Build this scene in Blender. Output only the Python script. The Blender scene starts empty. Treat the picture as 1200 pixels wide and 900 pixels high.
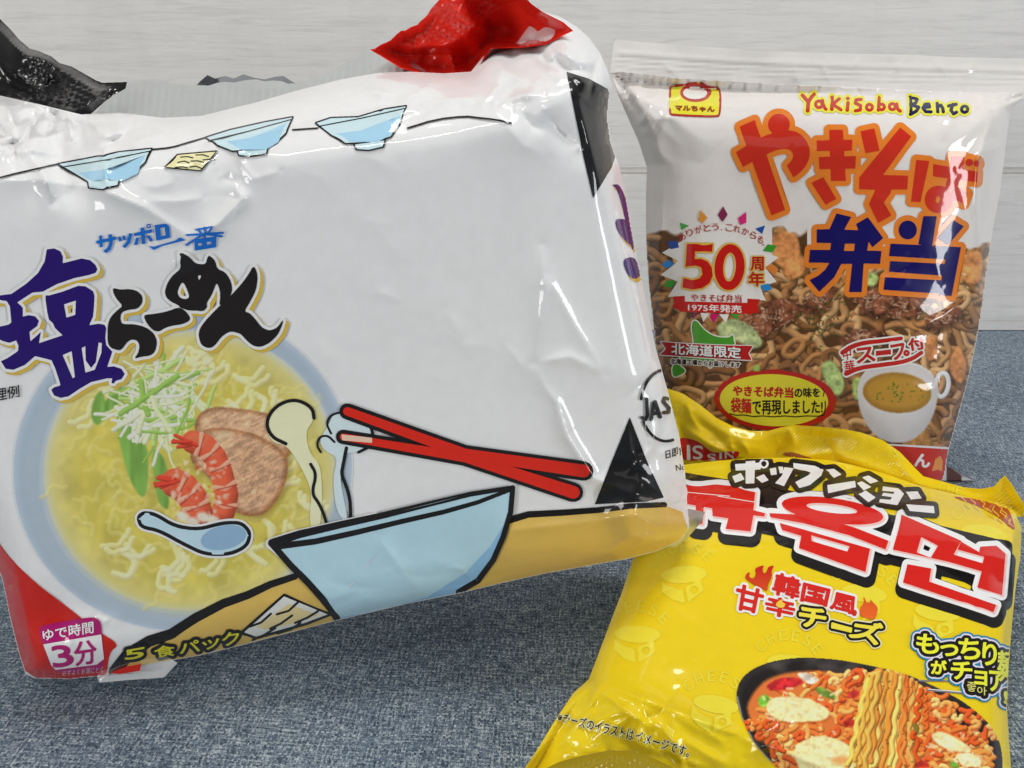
import bpy, math
import numpy as np
from mathutils import Vector
from mathutils.geometry import delaunay_2d_cdt

# ------------------------------------------------------------------ camera, world, lamps, exposure
scene = bpy.context.scene
TH = math.radians(24.0)          # downward pitch
HC = 0.21                        # lens height above the cloth (m)
FPX = 901.0                      # focal length in photo pixels (1200 wide)
cam_d = bpy.data.cameras.new('camera')
cam = bpy.data.objects.new('camera', cam_d)
scene.collection.objects.link(cam)
cam.location = (0, 0, HC)
cam.rotation_euler = (math.pi / 2 - TH, 0, 0)
cam_d.sensor_width = 36.0
cam_d.lens = 36.0 * FPX / 1200.0
cam_d.clip_start = 0.005
cam_d.clip_end = 50.0
scene.camera = cam

world = bpy.data.worlds.new('World')
scene.world = world
world.use_nodes = True
_bg = world.node_tree.nodes['Background']
_bg.inputs[0].default_value = (0.93, 0.97, 1.0, 1)
_bg.inputs[1].default_value = 0.08


def area(name, loc, target, sx, sy, power, col=(1, 1, 1)):
    d = bpy.data.lights.new(name, 'AREA')
    d.shape = 'RECTANGLE'
    d.size, d.size_y = sx, sy
    d.energy = power
    d.color = col
    o = bpy.data.objects.new(name, d)
    scene.collection.objects.link(o)
    o.location = loc
    v = Vector(target) - Vector(loc)
    o.rotation_euler = v.to_track_quat('-Z', 'Y').to_euler()
    return o


area('ceiling_lamp', (0.10, 0.42, 1.45), (0.05, 0.22, 0.05), 0.6, 0.3, 9.6, (1.0, 0.985, 0.96))
area('ceiling_tube', (-0.35, -0.25, 1.35), (0.0, 0.25, 0.1), 0.7, 0.04, 3.4, (1.0, 0.98, 0.95))
area('front_fill', (0.05, -1.00, 1.00), (0.05, 0.30, 0.10), 1.2, 0.5, 1.3, (1.0, 0.985, 0.96))  # added soft fill from behind the camera to brighten the bag fronts
area('window_light', (1.30, -0.50, 0.34), (0.0, 0.30, 0.10), 0.30, 0.6, 8.8, (0.96, 0.98, 1.0))
area('left_fill', (-1.30, -0.85, 0.34), (0.0, 0.30, 0.10), 0.5, 0.45, 8.8, (1.0, 0.985, 0.96))  # added side fill from the left for the bag fronts, no known lamp

scene.view_settings.view_transform = 'Standard'
scene.view_settings.look = 'None'
scene.view_settings.exposure = 0.0
scene.view_settings.gamma = 1.0

# ------------------------------------------------------------------ helpers: photo rays
ST, CT = math.sin(TH), math.cos(TH)


def ray(px, py):
    a = (np.asarray(px, float) - 600.0) / FPX
    b = -(np.asarray(py, float) - 450.0) / FPX
    return np.stack([a, CT + b * ST, -ST + b * CT], -1)


def lin(c):
    c = np.asarray(c, float)
    return np.where(c <= 0.04045, c / 12.92, ((c + 0.055) / 1.055) ** 2.4)


INK = 0.86


def K(r, g, b):
    """an ink colour written as an 8-bit tone"""
    return np.clip(lin(np.array([r, g, b]) / 255.0) / INK, 0.004, 0.88)


# ------------------------------------------------------------------ helpers: 2-D shapes as directed edges
def T(ox, oy, s, pts):
    return [(ox + x / s, oy + y / s) for x, y in pts]


def _orient(p, ccw=True):
    p = np.asarray(p, float)
    a = np.sum(p[:, 0] * np.roll(p[:, 1], -1) - np.roll(p[:, 0], -1) * p[:, 1])
    return p if (a > 0) == ccw else p[::-1]


def poly(pts, *holes):
    out = []
    for i, q in enumerate((pts,) + holes):
        q = _orient(q, i == 0)
        out.append(np.stack([q, np.roll(q, -1, 0)], 1))
    return np.concatenate(out)


def smooth(pts, n=2, closed=True):
    """Chaikin-like curve through corners"""
    p = np.asarray(pts, float)
    for _ in range(n):
        q = np.roll(p, -1, 0)
        if closed:
            p = np.stack([p * .78 + q * .22, p * .22 + q * .78], 1).reshape(-1, 2)
        else:
            a, b = p[:-1], p[1:]
            m = np.stack([a * .75 + b * .25, a * .25 + b * .75], 1).reshape(-1, 2)
            p = np.concatenate([p[:1], m, p[-1:]])
    return [tuple(v) for v in p]


def spoly(pts, *holes):
    return poly(smooth(pts, 2), *[smooth(h, 2) for h in holes])


def ell(cx, cy, rx, ry, rot=0, n=40):
    a = np.linspace(0, 2 * np.pi, n, endpoint=False)
    x, y = rx * np.cos(a), ry * np.sin(a)
    c, s = math.cos(math.radians(rot)), math.sin(math.radians(rot))
    return [(cx + u * c - v * s, cy + u * s + v * c) for u, v in zip(x, y)]


def stroke(pts, w, w2=None, closed=False):
    """round-capped line, union of capsules"""
    p = np.asarray(pts, float)
    if closed:
        p = np.concatenate([p, p[:1]])
    n = len(p)
    ws = np.linspace(w, w if w2 is None else w2, n) / 2
    out = []
    for i in range(n - 1):
        d = p[i + 1] - p[i]
        L = math.hypot(*d) or 1e-9
        nx, ny = -d[1] / L, d[0] / L
        q = [(p[i][0] + nx * ws[i], p[i][1] + ny * ws[i]), (p[i + 1][0] + nx * ws[i + 1], p[i + 1][1] + ny * ws[i + 1]),
             (p[i + 1][0] - nx * ws[i + 1], p[i + 1][1] - ny * ws[i + 1]), (p[i][0] - nx * ws[i], p[i][1] - ny * ws[i])]
        out.append(poly(q))
    for i in range(n):
        out.append(poly(ell(p[i][0], p[i][1], ws[i], ws[i], 0, 14)))
    return np.concatenate(out)


def ring(cx, cy, r, w, ry=None, rot=0):
    ry = r if ry is None else ry
    return poly(ell(cx, cy, r + w / 2, ry + w / 2, rot), ell(cx, cy, r - w / 2, ry - w / 2, rot))


def U(*shapes):
    return np.concatenate(shapes)


_glyphs = {}


def glyph(s):
    """directed outline edges of a piece of lettering and its box, in font units"""
    if s not in _glyphs:
        cu = bpy.data.curves.new('lettering_source', 'FONT')
        cu.body = s
        cu.resolution_u = 4
        o = bpy.data.objects.new('lettering_source', cu)
        scene.collection.objects.link(o)
        bpy.context.view_layer.update()
        me = bpy.data.meshes.new_from_object(o.evaluated_get(bpy.context.evaluated_depsgraph_get()))
        v = np.array([w.co[:2] for w in me.vertices])
        seen = {}
        for f in me.polygons:
            k = list(f.vertices)
            ar = 0
            for i in range(len(k)):
                a, b = v[k[i]], v[k[(i + 1) % len(k)]]
                ar += a[0] * b[1] - a[1] * b[0]
            if ar < 0:
                k = k[::-1]
            for i in range(len(k)):
                a, b = k[i], k[(i + 1) % len(k)]
                if (b, a) in seen:
                    del seen[(b, a)]
                else:
                    seen[(a, b)] = 1
        e = np.array([(v[a], v[b]) for a, b in seen])
        bpy.data.objects.remove(o)
        bpy.data.curves.remove(cu)
        bpy.data.meshes.remove(me)
        _glyphs[s] = (e, e.reshape(-1, 2).min(0), e.reshape(-1, 2).max(0))
    return _glyphs[s]


def text(s, tl, tr, br, bl):
    """lettering stretched into a four-cornered box"""
    e, lo, hi = glyph(s)
    q = (e - lo) / np.maximum(hi - lo, 1e-6)
    u, v = q[..., 0:1], 1 - q[..., 1:2]
    tl, tr, br, bl = map(np.array, (tl, tr, br, bl))
    r = tl * (1 - u) * (1 - v) + tr * u * (1 - v) + br * u * v + bl * (1 - u) * v
    return r


def tbox(s, x0, y0, x1, y1, slant=0, drop=0):
    return text(s, (x0 + slant, y0), (x1 + slant, y0 + drop), (x1, y1 + drop), (x0, y1))


def tchar(s, cx, cy, w, h, rot=0):
    c, n = math.cos(math.radians(rot)), math.sin(math.radians(rot))
    f = lambda x, y: (cx + x * c - y * n, cy + x * n + y * c)
    return text(s, f(-w / 2, -h / 2), f(w / 2, -h / 2), f(w / 2, h / 2), f(-w / 2, h / 2))


# ------------------------------------------------------------------ helpers: raster distance fields and contours
def raster(edges, x0, y0, W, H, S):
    """non-zero winding fill on a sample lattice"""
    cnt = np.zeros((H, W + 1), np.int32)
    p = (edges - np.array([x0, y0])) * S - 0.5
    y1, y2 = p[:, 0, 1], p[:, 1, 1]
    x1, x2 = p[:, 0, 0], p[:, 1, 0]
    sg = np.where(y2 > y1, 1, -1)
    ya, yb = np.minimum(y1, y2), np.maximum(y1, y2)
    r0 = np.clip(np.ceil(ya).astype(int), 0, H)
    r1 = np.clip(np.ceil(yb).astype(int), 0, H)
    n = np.maximum(r1 - r0, 0)
    idx = np.repeat(np.arange(len(p)), n)
    if len(idx) == 0:
        return np.zeros((H, W), bool)
    start = np.repeat(np.cumsum(n) - n, n)
    rows = np.repeat(r0, n) + np.arange(len(idx)) - start
    t = (rows - y1[idx]) / (y2[idx] - y1[idx])
    xs = x1[idx] + t * (x2[idx] - x1[idx])
    cols = np.clip(np.ceil(xs).astype(int), 0, W)
    np.add.at(cnt, (rows, cols), sg[idx])
    return np.cumsum(cnt, 1)[:, :W] != 0


def edt(mask, R):
    """distance (samples) to the nearest True, up to about R"""
    H, W = mask.shape
    big = 1e6
    ix = np.where(mask, np.arange(W)[None, :], -10 ** 6)
    l = np.maximum.accumulate(ix, 1)
    ix2 = np.where(mask, np.arange(W)[None, :], 10 ** 6)
    r = np.minimum.accumulate(ix2[:, ::-1], 1)[:, ::-1]
    a = np.arange(W)[None, :]
    g = np.minimum(a - l, r - a).astype(np.float32)
    g = np.minimum(g, 3000.0) ** 2
    out = g.copy()
    for d in range(1, int(R) + 2):
        out[d:] = np.minimum(out[d:], g[:-d] + d * d)
        out[:-d] = np.minimum(out[:-d], g[d:] + d * d)
    return np.sqrt(out)


def blur(a, n=1):
    for _ in range(n):
        p = np.pad(a, 1, mode='edge')
        a = (p[:-2, 1:-1] + p[2:, 1:-1] + 2 * p[1:-1, 1:-1]) / 4
        p = np.pad(a, 1, mode='edge')
        a = (p[1:-1, :-2] + p[1:-1, 2:] + 2 * p[1:-1, 1:-1]) / 4
    return a


def boxblur(a, r):
    for ax in (0, 1):
        p = np.pad(a, [(r + 1, r) if i == ax else (0, 0) for i in (0, 1)], mode='edge')
        c = np.cumsum(p, ax)
        a = (np.take(c, range(2 * r + 1, c.shape[ax]), ax) - np.take(c, range(0, c.shape[ax] - 2 * r - 1), ax)) / (2 * r + 1)
    return a


def sdf(edges, x0, y0, W, H, S, Rout, Rin=3):
    m = raster(edges, x0, y0, W, H, S)
    return (np.where(m, 0, edt(m, Rout)) - np.where(m, edt(~m, Rin), 0)) - np.where(m, -0.5, 0.5)


def bil(a, x, y):
    """bilinear sample, lattice coordinates"""
    H, W = a.shape[:2]
    x = np.clip(x, 0, W - 1.001)
    y = np.clip(y, 0, H - 1.001)
    i, j = y.astype(int), x.astype(int)
    fy, fx = y - i, x - j
    return (a[i, j] * (1 - fx) + a[i, j + 1] * fx) * (1 - fy) + (a[i + 1, j] * (1 - fx) + a[i + 1, j + 1] * fx) * fy


def contours(f):
    """closed loops of f == 0 (inside f < 0), lattice coordinates"""
    H, W = f.shape
    f = np.pad(f, 1, constant_values=1.0)
    H, W = f.shape
    n = f < 0
    code = n[:-1, :-1] * 1 + n[:-1, 1:] * 2 + n[1:, 1:] * 4 + n[1:, :-1] * 8
    ii, jj = np.nonzero((code > 0) & (code < 15))
    tab = {1: [(3, 0)], 2: [(0, 1)], 3: [(3, 1)], 4: [(1, 2)], 5: [(3, 0), (1, 2)], 6: [(0, 2)], 7: [(3, 2)],
           8: [(2, 3)], 9: [(2, 0)], 10: [(0, 1), (2, 3)], 11: [(2, 1)], 12: [(1, 3)], 13: [(1, 0)], 14: [(0, 3)]}
    pos, nxt = {}, {}

    def eid(i, j, k):
        if k == 0: return (i * W + j) * 2
        if k == 2: return ((i + 1) * W + j) * 2
        if k == 3: return (i * W + j) * 2 + 1
        return (i * W + j + 1) * 2 + 1

    for i, j, c in zip(ii.tolist(), jj.tolist(), code[ii, jj].tolist()):
        for a, b in tab[c]:
            nxt.setdefault(eid(i, j, a), []).append(eid(i, j, b))
    for k in set(nxt) | {b for v in nxt.values() for b in v}:
        q, v = divmod(k, 2)
        i, j = divmod(q, W)
        a = f[i, j]
        b = f[i + 1, j] if v else f[i, j + 1]
        t = a / (a - b) if a != b else .5
        t = min(max(t, .02), .98)
        pos[k] = (j - 1 + (0 if v else t), i - 1 + (t if v else 0))
    loops = []
    while nxt:
        s = next(iter(nxt))
        k, lp = s, []
        while k in nxt:
            lp.append(pos[k])
            v = nxt[k]
            b = v.pop()
            if not v: del nxt[k]
            k = b
            if k == s: break
        if len(lp) > 3: loops.append(np.array(lp))
    return loops


def simplify(p, tol):
    """Douglas-Peucker on a closed loop"""
    n = len(p)
    if n < 8: return p
    far = int(np.argmax(np.sum((p - p[0]) ** 2, 1)))
    keep = np.zeros(n + 1, bool)
    q = np.concatenate([p, p[:1]])
    keep[[0, far, n]] = True
    st = [(0, far), (far, n)]
    while st:
        a, b = st.pop()
        if b - a < 2: continue
        d = q[b] - q[a]
        L = math.hypot(*d)
        r = q[a + 1:b] - q[a]
        dist = np.abs(d[0] * r[:, 1] - d[1] * r[:, 0]) / L if L > 1e-9 else np.hypot(r[:, 0], r[:, 1])
        m = int(np.argmax(dist))
        if dist[m] > tol:
            m += a + 1
            keep[m] = True
            st += [(a, m), (m, b)]
    return q[:-1][keep[:-1]]


GRID = 3.0


def mesh2d(edges, S=4.0, grow=0.0, clip=None, grid=GRID, tol=0.07):
    """region (grown by `grow` px, cut to a clip field) -> verts (px), triangles, boundary loops"""
    lo = edges.reshape(-1, 2).min(0) - grow - 2
    hi = edges.reshape(-1, 2).max(0) + grow + 2
    if clip is not None:
        lo = np.maximum(lo, clip.lo)
        hi = np.minimum(hi, clip.hi)
    W, H = int((hi[0] - lo[0]) * S) + 2, int((hi[1] - lo[1]) * S) + 2
    if W < 4 or H < 4: return None
    f = sdf(edges, lo[0], lo[1], W, H, S, max(grow, 0) * S + 3, max(-grow, 0) * S + 3)
    f = blur(f, 1) / S - grow
    if clip is not None:
        gx = lo[0] + (np.arange(W) + .5) / S
        gy = lo[1] + (np.arange(H) + .5) / S
        X, Y = np.meshgrid(gx, gy)
        f = np.maximum(f, clip.edge(X, Y))
    loops = [simplify(l, tol * S) for l in contours(f)]
    loops = [l for l in loops if len(l) >= 3]
    if not loops: return None
    pts, eds, k = [], [], 0
    for l in loops:
        m = len(l)
        pts.append(l)
        eds += [(k + i, k + (i + 1) % m) for i in range(m)]
        k += m
    x0 = np.arange(math.ceil(lo[0] / grid) * grid, hi[0], grid)
    y0 = np.arange(math.ceil(lo[1] / grid) * grid, hi[1], grid)
    if len(x0) and len(y0):
        X, Y = np.meshgrid(x0, y0)
        g = np.stack([(X.ravel() - lo[0]) * S - .5, (Y.ravel() - lo[1]) * S - .5], 1)
        v = bil(f, g[:, 0], g[:, 1])
        g = g[v < -0.22 * grid]
        pts.append(g)
    P = np.concatenate(pts)
    r = delaunay_2d_cdt([Vector(p) for p in P], eds, [], 0, 1e-5)
    V = np.array([tuple(v) for v in r[0]])
    F = np.array([t for t in r[2] if len(t) == 3], int)
    c = V[F].mean(1)
    ins = bil(f, c[:, 0], c[:, 1]) < 0
    F = F[ins]
    a, b, d = V[F[:, 0]], V[F[:, 1]], V[F[:, 2]]
    ar = (b[:, 0] - a[:, 0]) * (d[:, 1] - a[:, 1]) - (b[:, 1] - a[:, 1]) * (d[:, 0] - a[:, 0])
    F = np.where((ar > 0)[:, None], F[:, ::-1], F)      # y points down in the photo: clockwise faces the lens
    F = F[np.abs(ar) > 1e-7]
    used = np.unique(F)
    mp = -np.ones(len(V), int)
    mp[used] = np.arange(len(used))
    V = V[used] + .5
    return lo + V / S, mp[F]


# ------------------------------------------------------------------ helpers: film sheets with real depth
class Sheet:
    """A piece of film: a mid plane through three points, a bulging front and a back."""

    def __init__(self, outline, plane, front, back, mid=None, Rf=60, Rb=60, pad=10, power=2.0):
        self.outline = poly(outline)
        q = np.array(outline)
        self.lo, self.hi = q.min(0) - pad, q.max(0) + pad
        self.W, self.H = [int(v) + 2 for v in (self.hi - self.lo)]
        self.sd = sdf(self.outline, self.lo[0], self.lo[1], self.W, self.H, 1.0, 6, max(Rf, Rb) + 4)
        A = np.array([[1, x, y] for x, y, t in plane])
        self.pl = np.linalg.solve(A, [1 / t for x, y, t in plane])
        X, Y = np.meshgrid(self.lo[0] + .5 + np.arange(self.W), self.lo[1] + .5 + np.arange(self.H))
        self.X, self.Y = X, Y
        d = np.maximum(-self.sd, 0)
        ds = boxblur(boxblur(d, 4), 3)
        ds = np.minimum(ds, d + 3)
        prof = lambda R: (1 - (1 - np.clip(ds / R, 0, 1)) ** power) ** (1 / power)
        self.fade = np.clip(d / 10.0, 0, 1)
        m = 0 if mid is None else mid(X, Y)
        h = front * prof(Rf)
        self.tmid = 1 / (self.pl[0] + self.pl[1] * X + self.pl[2] * Y) + m
        self.h = h
        self.bk = back * prof(Rb)
        self.finish()

    def finish(self):
        self.tf = self.tmid - self.h
        self.gy, self.gx = np.gradient(self.tf)

    def add(self, f, fade=True):
        self.h = self.h + f * (self.fade if fade else 1)
        self.finish()

    def lat(self, px, py):
        return px - self.lo[0] - .5, py - self.lo[1] - .5

    def edge(self, px, py):
        return bil(self.sd, *self.lat(px, py)) + .6

    def P(self, px, py, off=0.0, back=False):
        x, y = self.lat(px, py)
        t = bil(np.maximum(self.tmid + self.bk, self.tf + .0004), x, y) if back else bil(self.tf, x, y)
        return np.array([0, 0, HC]) + ray(px, py) * (t - off)[:, None]

    def N(self, px, py):
        x, y = self.lat(px, py)
        t, tx, ty = bil(self.tf, x, y), bil(self.gx, x, y), bil(self.gy, x, y)
        d = ray(px, py)
        dx = np.array([1 / FPX, 0, 0])
        dy = np.array([0, -ST / FPX, -CT / FPX])
        a = dx * t[:, None] + d * tx[:, None]
        b = dy * t[:, None] + d * ty[:, None]
        n = np.cross(b, a)
        n /= np.linalg.norm(n, axis=1)[:, None]
        return n


def make_mesh(name, V, F, mat, parent, N=None, col=None):
    me = bpy.data.meshes.new(name)
    V = np.asarray(V, np.float32)
    F = np.asarray(F, np.int32)
    me.vertices.add(len(V))
    me.vertices.foreach_set('co', V.ravel())
    k = F.shape[1]
    me.loops.add(F.size)
    me.loops.foreach_set('vertex_index', F.ravel())
    me.polygons.add(len(F))
    me.polygons.foreach_set('loop_start', np.arange(0, F.size, k, dtype=np.int32))
    me.polygons.foreach_set('loop_total', np.full(len(F), k, np.int32))
    me.polygons.foreach_set('use_smooth', np.ones(len(F), bool))
    me.update(calc_edges=True)
    if col is not None:
        a = me.color_attributes.new('Col', 'FLOAT_COLOR', 'POINT')
        c = np.ones((len(V), 4), np.float32)
        c[:, :3] = col
        a.data.foreach_set('color', c.ravel())
    me.validate()
    if N is not None:
        me.normals_split_custom_set_from_vertices(np.asarray(N, float).tolist())
    me.materials.append(mat)
    o = bpy.data.objects.new(name, me)
    scene.collection.objects.link(o)
    if parent is not None: o.parent = parent
    return o


def clampz(P, ymax=None):
    P[:, 2] = np.maximum(P[:, 2], 0.0012)
    if ymax is not None: P[:, 1] = np.minimum(P[:, 1], ymax)
    return P


def film(name, sh, mat, parent, col, grid=GRID, tol=.15):
    """closed skin of a sheet: fine front, coarse back, joined at the outline. col: rgb or function(px,py)"""
    v, f = mesh2d(sh.outline, 3.0, 0.0, None, grid, tol)
    n = len(v)
    e = np.concatenate([f[:, [0, 1]], f[:, [1, 2]], f[:, [2, 0]]])
    key = {}
    for a, b in e.tolist():
        key[(a, b)] = 1
    bnd = np.zeros(n, bool)
    for a, b in key:
        if (b, a) not in key: bnd[a] = bnd[b] = True
    Pf = clampz(sh.P(v[:, 0], v[:, 1], -.00012), WALL_Y - .002)
    inner = np.nonzero(~bnd)[0]
    mp = np.arange(n)
    mp[inner] = n + np.arange(len(inner))
    Pb = clampz(sh.P(v[inner, 0], v[inner, 1], 0, True), WALL_Y - .002)
    V = np.concatenate([Pf, Pb])
    F = np.concatenate([f, mp[f][:, ::-1]])
    N = np.concatenate([sh.N(v[:, 0], v[:, 1]), np.zeros((len(inner), 3))])
    C = col(v) if callable(col) else np.tile(col, (n, 1))
    C = np.concatenate([C, C[inner]])
    return make_mesh(name, V, F, mat, parent, N, C)


LAY = 0.00006


class Print:
    """ink on a sheet: layered flat shapes, one mesh"""

    def __init__(self, sh, layer):
        self.sh, self.lay = sh, layer
        self.V, self.F, self.N, self.C, self.n = [], [], [], [], 0

    def add(self, edges, col, grow=0.0, shift=(0, 0), S=4.0, clip=True, step=True):
        e = edges + np.array(shift)
        r = mesh2d(e, S, grow, self.sh if clip else None, 2.0)
        L = self.lay + 1
        if step: self.lay += 1
        if r is None: return self
        v, f = r
        self.V.append(self.sh.P(v[:, 0], v[:, 1], L * LAY))
        self.N.append(self.sh.N(v[:, 0], v[:, 1]))
        self.F.append(f + self.n)
        c = col(v) if callable(col) else np.tile(col, (len(v), 1))
        self.C.append(c)
        self.n += len(v)
        return self

    def build(self, name, mat, parent, label=None):
        if not self.V: return None
        o = make_mesh(name, np.concatenate(self.V), np.concatenate(self.F), mat, parent,
                      np.concatenate(self.N), np.concatenate(self.C))
        if label: o['label'] = label
        return o


# ------------------------------------------------------------------ helpers: a printed picture (painted per vertex of a fine grid)
class Canvas:
    def __init__(self, x0, y0, x1, y1, pitch=.7):
        self.x0, self.y0, self.p = x0, y0, pitch
        self.W, self.H = int((x1 - x0) / pitch) + 1, int((y1 - y0) / pitch) + 1
        self.img = np.zeros((self.H, self.W, 3))
        self.X, self.Y = np.meshgrid(x0 + np.arange(self.W) * pitch, y0 + np.arange(self.H) * pitch)

    def _win(self, lo, hi, m):
        j0 = max(int((lo[0] - m - self.x0) / self.p), 0)
        j1 = min(int((hi[0] + m - self.x0) / self.p) + 2, self.W)
        i0 = max(int((lo[1] - m - self.y0) / self.p), 0)
        i1 = min(int((hi[1] + m - self.y0) / self.p) + 2, self.H)
        return i0, i1, j0, j1

    def blend(self, sl, a, c):
        a = np.clip(a, 0, 1)[..., None]
        self.img[sl] = self.img[sl] * (1 - a) + np.asarray(c) * a

    def shape(self, edges, col, soft=.7, alpha=1.0, tex=None):
        q = edges.reshape(-1, 2)
        i0, i1, j0, j1 = self._win(q.min(0), q.max(0), soft + 2)
        if i1 <= i0 or j1 <= j0: return
        S = 1 / self.p
        f = sdf(edges, self.x0 + (j0 - .5) * self.p, self.y0 + (i0 - .5) * self.p, j1 - j0, i1 - i0, S, soft * S + 3, soft * S + 3) * self.p
        sl = (slice(i0, i1), slice(j0, j1))
        c = np.asarray(col, float) / 255
        if tex is not None: c = np.clip(c * tex(self.X[sl], self.Y[sl])[..., None], 0, 1)
        self.blend(sl, alpha * np.clip(.5 - f / (2 * soft), 0, 1), c)

    def line(self, pts, w, col, edge=.55, hi=1.25, alpha=1.0, w2=None, off=-.25):
        """a strand: darker rims, a lighter ridge"""
        p = np.asarray(pts, float)
        i0, i1, j0, j1 = self._win(p.min(0), p.max(0), w)
        if i1 <= i0 or j1 <= j0: return
        sl = (slice(i0, i1), slice(j0, j1))
        X, Y = self.X[sl], self.Y[sl]
        best = np.full(X.shape, 1e9)
        side = np.zeros(X.shape)
        for a, b in zip(p[:-1], p[1:]):
            d = b - a
            L2 = d @ d + 1e-9
            t = np.clip(((X - a[0]) * d[0] + (Y - a[1]) * d[1]) / L2, 0, 1)
            ex, ey = X - a[0] - t * d[0], Y - a[1] - t * d[1]
            q = ex * ex + ey * ey
            m = q < best
            best = np.where(m, q, best)
            side = np.where(m, ey * .8 + ex * .5, side)
        d = np.sqrt(best)
        x = np.clip(d / (w / 2), 0, 1)
        s = side / (w / 2)
        g = np.exp(-((s - off * 1.6) / .45) ** 2)
        sh = 1 - (1 - edge) * np.clip(x * .6 + s * .55, 0, 1) ** 1.5 + (hi - 1) * g
        c = np.clip(np.asarray(col)[None, None] / 255 * sh[..., None], 0, 1)
        self.blend(sl, alpha * np.clip((w / 2 - d) / self.p + .5, 0, 1), c)

    def mul(self, f):
        self.img = np.clip(self.img * f[..., None], 0, 1)

    def build(self, name, sh, layer, mask, mat, parent, label=None):
        keep = raster(mask, self.x0 - self.p / 2, self.y0 - self.p / 2, self.W, self.H, 1 / self.p)
        keep &= sh.edge(self.X, self.Y) < .4
        q = keep[:-1, :-1] & keep[1:, :-1] & keep[:-1, 1:] & keep[1:, 1:]
        i, j = np.nonzero(q)
        W = self.W
        F = np.stack([i * W + j, (i + 1) * W + j, (i + 1) * W + j + 1, i * W + j + 1], 1)
        used = np.unique(F)
        mp = -np.ones(self.W * self.H, int)
        mp[used] = np.arange(len(used))
        x, y = self.X.ravel()[used], self.Y.ravel()[used]
        c = np.clip(lin(self.img.reshape(-1, 3)[used]) / INK, .003, .88)
        o = make_mesh(name, sh.P(x, y, layer * LAY), mp[F], mat, parent, sh.N(x, y), c)
        if label: o['label'] = label
        return o


def vnoise(X, Y, s, seed, sy=None):
    """smooth value noise in -1..1 over pixel coordinates"""
    r = np.random.RandomState(seed).rand(256, 256) * 2 - 1
    x, y = X / s + 100, Y / (sy or s) + 100
    i, j = np.floor(y).astype(int), np.floor(x).astype(int)
    fy, fx = y - i, x - j
    fy, fx = fy * fy * (3 - 2 * fy), fx * fx * (3 - 2 * fx)
    g = lambda a, b: r[a % 256, b % 256]
    return (g(i, j) * (1 - fx) + g(i, j + 1) * fx) * (1 - fy) + (g(i + 1, j) * (1 - fx) + g(i + 1, j + 1) * fx) * fy


def dist_line(X, Y, pts):
    p = np.asarray(pts, float)
    best = np.full(X.shape, 1e9)
    for a, b in zip(p[:-1], p[1:]):
        d = b - a
        t = np.clip(((X - a[0]) * d[0] + (Y - a[1]) * d[1]) / (d @ d + 1e-9), 0, 1)
        best = np.minimum(best, (X - a[0] - t * d[0]) ** 2 + (Y - a[1] - t * d[1]) ** 2)
    return np.sqrt(best)


def ridge(X, Y, pts, w, amp):
    d = dist_line(X, Y, pts) / w
    return amp * (np.sqrt(1 + 4 * np.exp(-d * d * .6)) - 1) / 1.236


def fold(X, Y, pts, w, amp, r=1.6):
    """a sharp crease that fades to both sides and towards its ends"""
    p = np.asarray(pts, float)
    x0, y0 = X[0, 0], Y[0, 0]
    m = 7 * w + 4
    j0, j1 = max(int(p[:, 0].min() - m - x0), 0), min(int(p[:, 0].max() + m - x0), X.shape[1])
    i0, i1 = max(int(p[:, 1].min() - m - y0), 0), min(int(p[:, 1].max() + m - y0), X.shape[0])
    out = np.zeros(X.shape)
    if j1 <= j0 or i1 <= i0: return out
    x, y = X[i0:i1, j0:j1], Y[i0:i1, j0:j1]
    d = dist_line(x, y, p)
    L = np.hypot(*(p[-1] - p[0])) + 1e-6
    e = np.minimum(np.hypot(x - p[0, 0], y - p[0, 1]), np.hypot(x - p[-1, 0], y - p[-1, 1]))
    out[i0:i1, j0:j1] = amp * np.exp(-(np.sqrt(d * d + r * r) - r) / w) * np.clip(e / (.35 * L), 0, 1) ** .7
    return out


def wrinkles(X, Y, seed, n, cx, cy, sx, sy, ang, spread, length, amp, w):
    g = np.random.RandomState(seed)
    h = 0
    for _ in range(n):
        x, y = cx + sx * g.randn(), cy + sy * g.randn()
        a = math.radians(ang + spread * g.randn())
        L = length * (.5 + g.rand())
        b = a + .5 * g.randn()
        pts = [(x - L / 2 * math.cos(a), y - L / 2 * math.sin(a)), (x, y), (x + L / 2 * math.cos(b), y + L / 2 * math.sin(b))]
        h = h + fold(X, Y, pts, w * (.6 + .8 * g.rand()), amp * (.4 + .9 * g.rand()) * (1 if g.rand() < .65 else -1))
    return h


def crumple(X, Y, cx, cy, r, amp, n, seed, stretch=(1, 1), rot=0):
    """a patch of straight random folds"""
    g = np.random.RandomState(seed)
    c, s = math.cos(math.radians(rot)), math.sin(math.radians(rot))
    x, y = (X - cx), (Y - cy)
    u, v = (x * c + y * s) / stretch[0], (-x * s + y * c) / stretch[1]
    win = np.exp(-((u * u + v * v) / (r * r)) ** 1.5)
    h = 0
    for _ in range(n):
        a = g.rand() * 2 * np.pi
        o = (g.rand() * 2 - 1) * r * .8
        d = u * math.cos(a) + v * math.sin(a) - o
        k = r * .12
        h = h + (g.rand() - .5) * 2 * (np.sqrt(d * d + k * k * .15) - .5 * np.abs(d))
    return amp * win * h / r


# ------------------------------------------------------------------ materials
def principled(name):
    m = bpy.data.materials.new(name)
    m.use_nodes = True
    nt = m.node_tree
    return m, nt, nt.nodes['Principled BSDF']


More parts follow.
